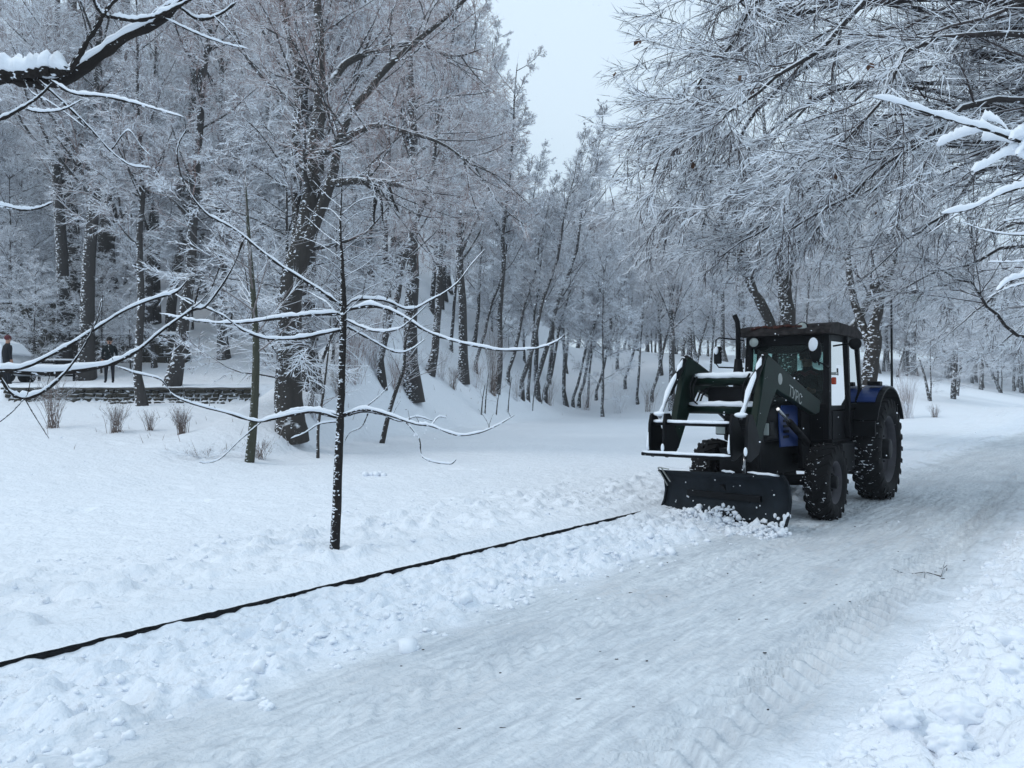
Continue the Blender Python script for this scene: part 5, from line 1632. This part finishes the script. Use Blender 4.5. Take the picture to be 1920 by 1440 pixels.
# wings over the rear wheels
for sy in (-1, 1):
    m = MB(); n = 12; V = []; Fs = []
    ya, yb = (.67, 1.0) if sy > 0 else (-1.0, -.67)
    for k in range(n + 1):
        a = math.radians(28 + 125 * k / n)
        for rr_ in (.90, .925):
            for y in (ya, yb):
                V.append((-2.42 + math.cos(a) * rr_, y, .80 + math.sin(a) * rr_))
    for k in range(n):
        b0 = k * 4
        Fs += [(b0, b0 + 1, b0 + 5, b0 + 4), (b0 + 2, b0 + 6, b0 + 7, b0 + 3), (b0, b0 + 4, b0 + 6, b0 + 2), (b0 + 1, b0 + 3, b0 + 7, b0 + 5)]
    Fs += [(0, 2, 3, 1), (n * 4, n * 4 + 1, n * 4 + 3, n * 4 + 2)]
    fd = part(m.raw(V, Fs), 'rear_fender', 'black', bevel=0)
    m = MB(); V = []; Fs = []
    yi, yj = (.67, .92) if sy > 0 else (-.92, -.67)
    for k in range(8):
        a = math.radians(48 + 44 * k / 7)
        for rr_ in (.928, .94):
            for y in (yi, yj):
                V.append((-2.42 + math.cos(a) * rr_, y, .80 + math.sin(a) * rr_))
    for k in range(7):
        b0 = k * 4
        Fs += [(b0, b0 + 1, b0 + 5, b0 + 4), (b0 + 2, b0 + 6, b0 + 7, b0 + 3), (b0, b0 + 4, b0 + 6, b0 + 2), (b0 + 1, b0 + 3, b0 + 7, b0 + 5)]
    Fs += [(0, 2, 3, 1), (28, 29, 31, 30)]
    part(m.raw(V, Fs), 'fender_top', 'blue', fd, bevel=0)
    part(MB().box((-1.60, min(ya, yb), 1.0), (-1.565, max(ya, yb) - .02, 1.22)), 'mud_flap', 'black', fd)
    sm = MB(); sm.tube([(-2.42 + math.cos(a) * .935, sy * .83, .80 + math.sin(a) * .935) for a in [math.radians(85 + 8 * k) for k in range(7)]], [.05, .14, .16, .16, .15, .12, .04], 8, sq=.16)
    part(sm, 'snow', 'snow', fd, bevel=0)
    part(MB().box((-2.25, sy * .83 - .09, 1.735), (-2.1, sy * .83 + .09, 1.80)), 'rear_lamp', 'black', fd, bevel=.01)
    st_ = part(MB().box((-1.45, .44 if sy > 0 else -.74, .52), (-.82, .74 if sy > 0 else -.44, .93)), 'fuel_tank', 'black', bevel=.03)
    part(MB().box((-1.25, .741 if sy > 0 else -.86, .50), (-.95, .86 if sy > 0 else -.741, .53)), 'step', 'blackmetal', st_, bevel=0)

# exhaust
m = MB(); m.tube([(-.47, -.60, 1.35), (-.47, -.60, 1.9), (-.47, -.60, 2.12)], [.075, .075, .05], 14)
m.tube([(-.47, -.60, 2.10), (-.47, -.60, 2.55), (-.47, -.61, 2.66), (-.46, -.65, 2.76)], .037, 10); part(m, 'exhaust', 'black', bevel=0)
m = MB(); m.tube([(-.47, -.60, 1.40), (-.47, -.45, 1.25), (-.47, -.30, 1.2)], .035, 8); part(m, 'exhaust_elbow', 'blackmetal', bevel=0)
# mirrors
m = MB(); loop = [(-.68, -.60, 2.40), (-.60, -.95, 2.45), (-.60, -1.0, 2.42), (-.60, -1.01, 2.08), (-.60, -.96, 2.01), (-.68, -.60, 1.99)]
m.tube(loop, .011, 8)
mr = part(m, 'mirror_bracket', 'blackmetal', bevel=0)
m = MB(); m.box((-.62, -1.03, 2.06), (-.57, -.91, 2.32)); mh = part(m, 'mirror', 'black', mr, bevel=.02)
m = MB(); m.ball((-.56, -.98, 2.26), (.02, .035, .06)); part(m, 'snow', 'snow', mh, bevel=0)
m = MB(); m.tube([(-.68, .60, 1.98), (-.55, .62, 2.0), (-.45, .55, 2.04)], .011, 8); m.tube([(-.45, .55, 2.0), (-.45, .52, 2.3)], .011, 8)
mr = part(m, 'mirror_bracket', 'blackmetal', bevel=0)
m = MB(); m.ball((-.45, .50, 2.20), (.04, .085, .17), 14, 10); mh = part(m, 'mirror', 'black', mr, bevel=0)
m = MB(); m.ball((-.43, .48, 2.28), (.04, .065, .10), 12, 9); part(m, 'snow', 'snow', mh, bevel=0)
m = MB(); m.tube([(-.9, .60, 2.28), (-.9, .75, 2.30), (-.9, .88, 2.30)], .012, 8); mr = part(m, 'mirror_bracket', 'blackmetal', bevel=0)
m = MB(); m.lathe([(0, .001), (0, .08), (.02, .085), (.04, .07), (.05, .001)], (-.9, .9, 2.30), 'x', 20); m.ball((-.87, .9, 2.30), (.03, .08, .08)); part(m, 'mirror', 'black', mr, bevel=0)
# work lights
for (y, z_) in ((-.42, 2.36), (.27, 2.545)):
    m = MB(); m.lathe([(-.09, .03), (-.07, .07), (0, .078), (.01, .07), (.012, .001)], (-.62, y, z_), 'x', 18); wl_ = part(m, 'work_light', 'black', bevel=0)
    m = MB(); m.lathe([(0, .066), (.012, .05), (.018, .001)], (-.607, y, z_), 'x', 18); part(m, 'lens', 'lamp', wl_, bevel=0)
m = MB(); m.box((-.72, .64, 1.74), (-.67, .70, 1.84)); sg_ = part(m, 'turn_signal', 'amber', bevel=.015)
part(MB().box((-.74, .63, 1.87), (-.70, .71, 1.91)), 'signal_bracket', 'white', bevel=.01)

# loader: lift arms, each one bent plate
armp = [(-.52, 1.52), (-.48, 1.36), (-.30, 1.33), (.6, 1.54), (1.12, 1.66), (1.32, 1.48), (1.70, .94), (1.86, .96), (1.82, 1.12), (1.58, 1.70), (1.48, 2.0), (1.40, 2.06), (1.26, 2.03), (.4, 1.76)]
for sy in (-1, 1):
    yc = .50 * sy
    arm = part(MB().prism(armp, yc - .045, yc + .045), 'lift_arm', 'green', bevel=.012)
    yo = yc + .0455 if sy > 0 else yc - .0455
    m = MB()
    cc = []
    for k in range(20):
        a = 2 * pi * k / 20; cc.append((1.02 + .07 * math.cos(a), 1.79 + .07 * math.sin(a)))
    part(m.prism(cc, min(yo, yo + sy * .003), max(yo, yo + sy * .003)), 'round_emblem', 'white', arm, bevel=0)
    # lift cylinder above the arm, tilt cylinder down the front
    m = MB(); m.tube([(1.40, yc, 2.06), (.55, yc, 1.80), (-.42, yc, 1.52)], .04, 10); part(m, 'boom_rail', 'black', arm, bevel=0)
    m = MB(); m.tube([(-.35, yc - sy * .08, .95), (.35, yc - sy * .08, 1.25)], .045, 10); cy = part(m, 'lift_cylinder', 'black', arm, bevel=0)
    m = MB(); m.tube([(.35, yc - sy * .08, 1.25), (.75, yc - sy * .08, 1.42)], .022, 8); part(m, 'rod', 'chrome', cy, bevel=0)
    m = MB(); m.tube([(1.46, yc + .0, 2.03), (1.86, yc, 1.62)], .042, 10); cy = part(m, 'tilt_cylinder', 'black', arm, bevel=0)
    m = MB(); m.tube([(1.86, yc, 1.62), (2.10, yc, 1.33)], .022, 8); part(m, 'rod', 'chrome', cy, bevel=0)
    m = MB(); m.tube([(1.46, yc, 2.065), (1.58, yc, 1.945), (1.66, yc, 1.865), (1.74, yc, 1.79), (1.9, yc, 1.63), (2.0, yc, 1.49), (2.1, yc, 1.365)], [.012, .032, .012, .03, .034, .014, .03], 8, sq=.9); part(m, 'snow', 'snow', cy, bevel=0)
    m = MB(); m.prism([(1.95, 1.27), (2.04, 1.38), (2.14, 1.38), (2.18, 1.26), (2.2, .90), (2.1, .86), (1.86, .93), (1.80, 1.05)], yc - .11, yc - .075); m.prism([(1.95, 1.27), (2.04, 1.38), (2.14, 1.38), (2.18, 1.26), (2.2, .90), (2.1, .86), (1.86, .93), (1.80, 1.05)], yc + .075, yc + .11)
    cp_ = part(m, 'carriage_plate', 'black', arm, bevel=.006)
    m = MB(); m.tube([(2.215, yc - .09, 1.16), (2.222, yc - .095, 1.0), (2.215, yc - .09, .95)], [.004, .016, .012], 8); part(m, 'snow', 'snow', cp_, bevel=0); m = MB(); m.ball((2.1, yc, 1.375), (.05, .08, .03)); part(m, 'snow', 'snow', cp_, bevel=0); m = MB(); m.ball((2.2, yc + .09, .98), (.02, .02, .05)); part(m, 'snow', 'snow', cp_, bevel=0)
    m = MB(); m.prism([(-.62, .6), (-.62, 1.6), (-.5, 1.64), (-.28, 1.5), (-.30, .6)], yc - sy * .16 - .03, yc - sy * .16 + .03); part(m, 'loader_tower', 'black', bevel=.01)
    m = MB(); m.beam((-.45, yc - sy * .19, .72), (-.45, .2 * sy, .72), .12, .12); part(m, 'tower_mount', 'black')
# lettering on the arm, flat print
cu = bpy.data.curves.new('lettering', 'FONT'); cu.body = 'ТУРС'; cu.size = .19; cu.extrude = .0015; cu.align_x = 'CENTER'
lo = bpy.data.objects.new('lettering', cu); COL.objects.link(lo)
dg = bpy.context.evaluated_depsgraph_get(); lm = bpy.data.meshes.new_from_object(lo.evaluated_get(dg)); bpy.data.objects.remove(lo)
lm.materials.clear(); lm.materials.append(M['white'])
lt = link('lettering', lm, trac)
arm_l = [o for o in trac.children if o.name.startswith('lift_arm')][-1]
lt.parent = arm_l
# seen from the tractor's left the letters run from front to back
lt.rotation_euler = Matrix(((-.968, .25, 0), (0, 0, 1), (.25 * -1, -.968 * -1, 0))).to_euler() if False else (0, 0, 0)
ex = Vector((-.965, 0, -.262)); ez = Vector((0, 1, 0)); ey = ez.cross(ex)
lt.matrix_local = Matrix.Translation((.50, .5475, 1.53)) @ Matrix((ex, ey, ez)).transposed().to_4x4()

# cross tubes with snow
def cross(name, x, z_, y0, y1, r, sr, mat='green'):
    m = MB(); m.tube([(x, y0, z_), (x, y1, z_)], r, 12); o = part(m, name, mat, bevel=0)
    n = 14
    ptsn = [(x, y0 + (y1 - y0) * k / n, z_ + r * .8 + sr * .35 + random.uniform(-.1, .1) * sr) for k in range(n + 1)]
    s_ = MB(); s_.tube(ptsn, [sr * (.5 if k in (0, n) else random.uniform(.85, 1.1)) for k in range(n + 1)], 10, sq=.8)
    part(s_, 'snow', 'snow', o, bevel=0)


cross('cross_tube', 1.27, 1.77, -.455, .455, .055, .055)
cross('cross_tube', 1.40, 1.42, -.455, .455, .055, .05)
cross('cross_bar', 2.10, 1.26, -.60, .40, .022, .026, 'black')
cross('cross_bar', 2.20, .90, -.68, .42, .022, .024, 'black')
m = MB(); m.box((1.0, -.30, 1.46), (1.22, .30, 1.70)); part(m, 'valve_block', 'black', bevel=.02)
for (y, zz) in ((-.42, 0), (-.38, -.03), (.30, 0), (.36, .02)):
    m = MB(); m.tube([(1.35, y, 1.85 + zz), (1.50, y * .95, 1.72 + zz), (1.52, y * .9, 1.55 + zz), (1.42, y * .85, 1.50 + zz), (1.36, y * .8, 1.62 + zz), (1.25, y * .7, 1.68)], .013, 6); part(m, 'hydraulic_hose', 'black', bevel=0)
m = MB(); m.beam((1.0, 0, .62), (2.15, -.45, .93), .05, .07)
# plough blade and its push frame
bl = thing('x', None, None)  # helper transform removed below
bpy.data.objects.remove(bl)
Lp = np.array([.72, -1.17]); Rp = np.array([1.36, .76])
bd = (Rp - Lp) / np.linalg.norm(Rp - Lp); bn = np.array([bd[1], -bd[0]])
if bn[0] < 0: bn = -bn
profb = [(.10, 0), (.04, .08), (-.02, .2), (-.045, .34), (-.03, .48), (.03, .58), (.09, .64)]
V = []; Fs = []
nb_ = 16
for i in range(nb_ + 1):
    u = i / nb_
    p = Lp + (Rp - Lp) * u
    z0 = -.02 + .02 * u; hs_ = .92 + .13 * u
    for (o_, z_) in profb:
        for th in (0, -.02):
            q = p + bn * (o_ + th); V.append((q[0], q[1], z0 + z_ * hs_))
K = len(profb) * 2
for i in range(nb_):
    for j in range(len(profb) - 1):
        a = i * K + j * 2
        Fs += [(a, a + K, a + K + 2, a + 2), (a + 1, a + 3, a + K + 3, a + K + 1)]
    a = i * K; Fs.append((a, a + 1, a + K + 1, a + K)); a = i * K + K - 2; Fs.append((a, a + K, a + K + 1, a + 1))
for i in (0, nb_):
    for j in range(len(profb) - 1):
        a = i * K + j * 2
        Fs.append((a, a + 2, a + 3, a + 1) if i == 0 else (a, a + 1, a + 3, a + 2))
mbl = MB(); mbl.raw(V, Fs, True)
blade = part(mbl, 'plough_blade', 'blade', bevel=0)
for u in (0.0, .5, 1.0):
    m = MB()
    p = Lp + (Rp - Lp) * u
    for j in range(len(profb) - 1):
        a = p + bn * (profb[j][0] + .012); b_ = p + bn * (profb[j + 1][0] + .012)
        if u == .5: a = a - bn * .05; b_ = b_ - bn * .05
        hs_ = .92 + .13 * u
        m.beam((a[0], a[1], -.02 + .02 * u + profb[j][1] * hs_), (b_[0], b_[1], -.02 + .02 * u + profb[j + 1][1] * hs_), .03, .02, up=(bn[0], bn[1], 0))
    part(m, 'blade_rib', 'blade', blade, bevel=0)
a = Lp + bn * .13; b_ = Lp + bd * .13 + bn * .13
m = MB(); m.beam((*(Lp - bd * .02 + bn * .10), .60), (*(Lp + bd * .10 + bn * .03), .36), .03, .012); m.beam((*(Lp + bd * .04 + bn * .10), .61), (*(Lp + bd * .17 + bn * .05), .42), .022, .012); m.beam((*(Lp - bd * .0 + bn * .10), .605), (*(Lp + bd * .2 + bn * .11), .595), .02, .012)
part(m, 'edge_marker', 'white', blade, bevel=0)
m = MB()
p0 = Lp + bd * .02 + bn * .118; p1 = Rp - bd * .02 + bn * .118
m.beam((*p0, .015), (*p1, .035), .016, .12, up=(0, 0, 1)); part(m, 'cutting_edge', 'blackmetal', blade, bevel=.003)
for (u0, u1) in ((.54, .64), (.74, .97), (.05, .3)):
    p0 = Lp + (Rp - Lp) * u0 + bn * .075; p1 = Lp + (Rp - Lp) * u1 + bn * .075
    zt = .60 + .06 * (u0 + u1) / 2
    m = MB(); m.tube([(*(p0 * (1 - k / 6) + p1 * k / 6), zt + .012 + .004 * math.sin(k * 2)) for k in range(7)], [.008, .018, .02, .018, .02, .017, .008] if u0 > .5 else [.004, .008, .008, .006, .008, .006, .003], 8, sq=.8); part(m, 'snow', 'snow', blade, bevel=0)
m = MB()
cb = (Lp + Rp) / 2 - bn * .04
for sy in (-1, 1):
    m.beam((.3, .22 * sy, .48), (*(cb + bd * .45 * sy), .28), .08, .10)
m.beam((.7, 0, .58), (*cb, .40), .10, .12); m.beam((*(cb - bd * .6), .30), (*(cb + bd * .6), .34), .07, .08)
m.beam((.95, -.22, .90), (.95, -.22, .30), .05, .07); m.beam((.95, .22, .90), (.95, .22, .30), .05, .07)
m.beam((.98, .28, 1.3), (.98, .28, .35), .05, .12)
part(m, 'push_frame', 'black')
m = MB(); m.tube([(1.02, .10, 1.02), (1.08, .12, .72)], .035, 10); cy = part(m, 'blade_cylinder', 'black', bevel=0)
m = MB(); m.tube([(1.06, .115, .88), (1.12, .13, .60)], .022, 8); part(m, 'rod', 'chrome', cy, bevel=0)
# snow spattered on the blade
m = MB()
for i in range(60):
    u = random.uniform(.70, 1.0) if i < 34 else random.uniform(.1, .9)
    z_ = random.uniform(.0, .26) if i < 44 else random.uniform(.05, .5)
    if i < 34: z_ *= (u - .6) * 2.2
    oo = np.interp(z_, [p[1] for p in profb], [p[0] for p in profb])
    p = Lp + (Rp - Lp) * u + bn * (oo + .008)
    r = random.uniform(.012, .034) if i < 34 else random.uniform(.006, .012)
    m.ball((*p, z_ + .01), (r * .8, r, r * random.uniform(.8, 1.5)), 7, 5)
part(m, 'snow', 'snow', blade, bevel=0)

# the driver sits inside the cab
dj = dict(pelvis=(0, 0, .12), belly=(0, .02, .27), chest=(0, .02, .48), neck=(0, .0, .66), head0=(0, -.02, .73), head1=(0, -.035, .81), head2=(0, -.02, .88),
          shl=(-.19, 0, .56), ell=(-.27, -.12, .34), wrl=(-.19, -.36, .31), hal=(-.17, -.44, .32), shr=(.19, 0, .56), elr=(.27, -.12, .34), wrr=(.19, -.36, .31), har=(.17, -.44, .32),
          hpl=(-.11, -.05, .10), knl=(-.16, -.46, .12), anl=(-.15, -.52, -.26), ftl=(-.15, -.66, -.30), hpr=(.11, -.05, .10), knr=(.16, -.46, .12), anr=(.15, -.52, -.26), ftr=(.15, -.66, -.30))
tm = trac.matrix_world
bpy.context.view_layer.update(); tm = trac.matrix_world
sp_ = tm @ Vector((-1.62, .02, 1.34))
drv = skin_person('person', 'driver in dark jacket with red collar sitting in the tractor cab', sp_, math.atan2(-.777, -.63) + pi / 2, dj, dm, hat='cap', hatmat=M['jacket'])
m = MB(); m.tube([(-.17, -.075, .56), (-.08, -.125, .60), (0, -.14, .565), (.08, -.125, .60), (.17, -.075, .56)], [.02, .032, .036, .032, .02], 8); m.build('red_collar', M['redcloth'], drv)

# ------------------------------------------------------------------ loose snow: heap at the blade, clods, flakes
def ico(sub=1):
    import bmesh
    bm = bmesh.new(); bmesh.ops.create_icosphere(bm, subdivisions=sub, radius=1)
    V = np.array([v.co for v in bm.verts]); Fs = np.array([[v.index for v in f.verts] for f in bm.faces]); bm.free()
    return V, Fs


def clods(name, pos, rad, mat, seed, sub=2, kind='stuff', flat=.75):
    V0, F0 = ico(sub); rng = np.random.default_rng(seed)
    N = len(pos)
    V = V0[None] * np.ones((N, 1, 1))
    ph = rng.uniform(0, 50, (N, 1))
    d = 1 + .8 * perlin(V[..., 0] * 1.5 + ph, V[..., 1] * 1.5 + V[..., 2] * 1.3, 3) + .45 * perlin(V[..., 0] * 4 + ph, V[..., 1] * 4 - V[..., 2] * 3.1, 6)
    V = V * np.clip(d, .45, 1.7)[..., None] * rad[:, None, None] * rng.uniform(.6, 1.4, (N, 1, 3)); V[..., 2] *= flat
    V = V + pos[:, None, :]
    Fs = (F0[None] + (np.arange(N) * V0.shape[0])[:, None, None]).reshape(-1, 3)
    o = link(name, mesh_np(name, V.reshape(-1, 3), Fs, True, M[mat])); tag(o, kind=kind)
    return o


def stpos(s, t, dz):
    x, y = xy(s, t)
    return np.stack([x, y, height(x, y) + dz], 1)


rng = np.random.default_rng(31)
n = 330
s_ = rng.uniform(-.5, 8, n); t_ = 1.15 + rng.normal(size=n) * .22; r_ = rng.uniform(.008, .028, n) * (1 + (rng.uniform(size=n) > .93) * 1.6)
o = clods('snow_clods', stpos(s_, t_, r_ * .25), r_, 'snow', 1); tag(o, 'small snow crumbs thrown up along the ploughed strip of the path', 'snow')
n = 420
s_ = rng.uniform(-.3, 7, n); t_ = rng.uniform(.05, 1.2, n); r_ = rng.uniform(.006, .018, n)
o = clods('snow_crumbs', stpos(s_, t_, r_ * .2), r_, 'snow', 2, sub=1); tag(o, 'fine snow crumbs scattered beside the kerb', 'snow')
n = 900
s_ = rng.uniform(-.8, 9, n); t_ = 3.95 + np.abs(rng.normal(size=n)) * .7; r_ = rng.uniform(.008, .026, n) * (1 + (rng.uniform(size=n) > .92) * .8)
o = clods('snow_clods', stpos(s_, t_, -r_ * .05), r_, 'snow', 3); tag(o, 'broken snow heaped along the near edge of the path', 'snow')
n = 260
s_ = rng.uniform(-1, 9, n); t_ = -rng.uniform(.35, 2.6, n); r_ = rng.uniform(.008, .03, n)
o = clods('snow_crumbs', stpos(s_, t_, r_ * .1), r_, 'snow', 8); tag(o, 'broken snow thrown onto the lawn beside the kerb', 'snow')
# single large lumps
big = [(1690, 1368, .085, 'large rounded snow lump alone near the bottom edge of the picture'), (1800, 1340, .12, 'big snow lump with dark hollow beneath it, right of the rounded one'), (1885, 1200, .16, 'tallest rough snow lump at the right edge'),
       (1815, 1275, .09, 'snow lump between the tallest one and the bottom one'), (1895, 1290, .11, 'smooth snow lump under the tallest one'), (1600, 1385, .06, 'small snow lump left of the large rounded one'),
       (455, 1268, .07, 'snow lump sitting on the ploughed ridge near the kerb'), (500, 1285, .04, 'little snow lump beside the ridge lump'), (170, 1375, .07, 'snow lump at the lower left of the path'), (1780, 1400, .10, 'snow lump at the very bottom right'),
       (600, 1052, .05, 'snow lump at the foot of the young tree'), (560, 1062, .05, 'second snow lump left of the young tree foot')]
V0, F0 = ico(4)
for i, (px, py, r, lab) in enumerate(big):
    Yg = (CAMZ - .12) / ((py - 740) / F)
    p = at(px, py, Yg); p[2] = float(height(p[0], p[1])) + r * .05
    d = 1 + .45 * perlin(V0[:, 0] * 1.5 + i * 3.3, V0[:, 1] * 1.5 + V0[:, 2] * 1.7, 3) + .22 * perlin(V0[:, 0] * 4 + i, V0[:, 1] * 4 + V0[:, 2] * 3, 7) + .08 * perlin(V0[:, 0] * 10 + i, V0[:, 1] * 9 + V0[:, 2] * 11, 9)
    V = V0 * d[:, None] * r * .85 * np.array([1.15, .9, .8])
    tag(link('snow_lump', mesh_np('snow_lump', V, F0, True, M['snow']), None, p), lab, 'snow lump', 'single snow lumps')

# heap rolled up by the blade
tmn = np.array(tm)
n = 1300
u = rng.uniform(-.12, 1.06, n)
f = rng.uniform(0, 1, n) ** 1.3
pl = Lp[None] + (Rp - Lp)[None] * u[:, None] + bn[None] * (.10 + f * .55)[:, None]
hgt = (.05 + .20 * np.exp(-((u - .60) / .10) ** 2) + .13 * np.exp(-((u - .38) / .14) ** 2) + .05 * np.exp(-((u - .95) / .1) ** 2)) * np.clip(1 - f * .95, .08, 1)
z_ = rng.uniform(.1, 1, n) * hgt
wp = (tmn[:3, :3] @ np.stack([pl[:, 0], pl[:, 1], z_]) + tmn[:3, 3:4]).T
r_ = rng.uniform(.008, .034, n) * np.clip(1.1 - f * .5, .4, 1) * (1 + (rng.uniform(size=n) > .93) * .9)
o = clods('snow_heap', wp, r_, 'snow', 5, sub=1, flat=.9); tag(o, 'loose snow rolling up in front of the plough blade', 'snow')

# falling flakes
n = 2000
V0, F0 = ico(1)
Yf = rng.uniform(3.5, 12, n) ; X = rng.uniform(-.7, .7, n) * Yf; Z = CAMZ + rng.uniform(-.42, .52, n) * Yf
ok_ = Z > .15
P_ = np.stack([X, Yf, Z], 1)[ok_]
r_ = rng.uniform(.002, .0048, len(P_))
V = V0[None] * r_[:, None, None] * rng.uniform(.6, 1.3, (len(P_), 1, 3)) + P_[:, None]
Fs = (F0[None] + (np.arange(len(P_)) * len(V0))[:, None, None]).reshape(-1, 3)
tag(link('snowflakes', mesh_np('snowflakes', V.reshape(-1, 3), Fs, True, M['snow'])), 'loose snowflakes falling through the air', 'snow', kind='stuff')

# twig lying on the path, with its side shoots
p = at(1772, 1075, 6.7)
g = np.array([p[0], p[1], float(height(p[0], p[1]))])
def gp(px, py, dz=.012):
    Yg = (CAMZ - .02) / ((py - 740) / F); q = at(px, py, Yg); return (*(np.array([q[0], q[1], float(height(q[0], q[1])) + dz]) - g),)
m = MB()
m.tube([gp(1672, 1066), gp(1700, 1069), (gp(1735, 1073)), gp(1764, 1079), gp(1768, 1069, .03), gp(1776, 1066, .04), gp(1775, 1072, .02)], [.002, .003, .004, .005, .005, .004, .003], 6)
for (a, b_) in (((1700, 1069), (1698, 1074)), ((1717, 1071), (1717, 1080)), ((1734, 1073), (1733, 1077)), ((1768, 1067), (1745, 1054)), ((1768, 1066), (1772, 1053))):
    m.tube([gp(*a), gp(*b_)], [.003, .0015], 5)
tag(m.build('fallen_twig', M['near_bark'], None, loc=g), 'thin dark twig lying on the ploughed path', 'twig')
# crumbs of bark and grit pressed in the path
m = MB()
for i in range(70):
    s0 = rng.uniform(-.2, 9); t0 = rng.uniform(1.4, 3.8); x, y = xy(s0, t0); z0 = float(height(x, y))
    r = rng.uniform(.002, .006); m.ball((x, y, z0 + r * .4), (r * rng.uniform(1, 4), r, r), 6, 4)
tag(m.build('bark_crumbs', M['near_bark']), 'dark specks of bark pressed into the path snow', 'debris', kind='stuff')

# ------------------------------------------------------------------ air
hm = bpy.data.materials.new('haze'); hm.use_nodes = True
t_ = hm.node_tree; t_.nodes.clear()
pv = t_.nodes.new('ShaderNodeVolumePrincipled')
pv.inputs['Color'].default_value = (.82, .88, .97, 1)
pv.inputs['Density'].default_value = .0012
mo = t_.nodes.new('ShaderNodeOutputMaterial'); t_.links.new(pv.outputs[0], mo.inputs['Volume'])
HZ = MB(); HZ.box((-190, -30, -1.6), (210, 215, 62))
hz = HZ.build('haze', hm); tag(hz, 'pale snowy haze between the trees', 'haze', kind='stuff')
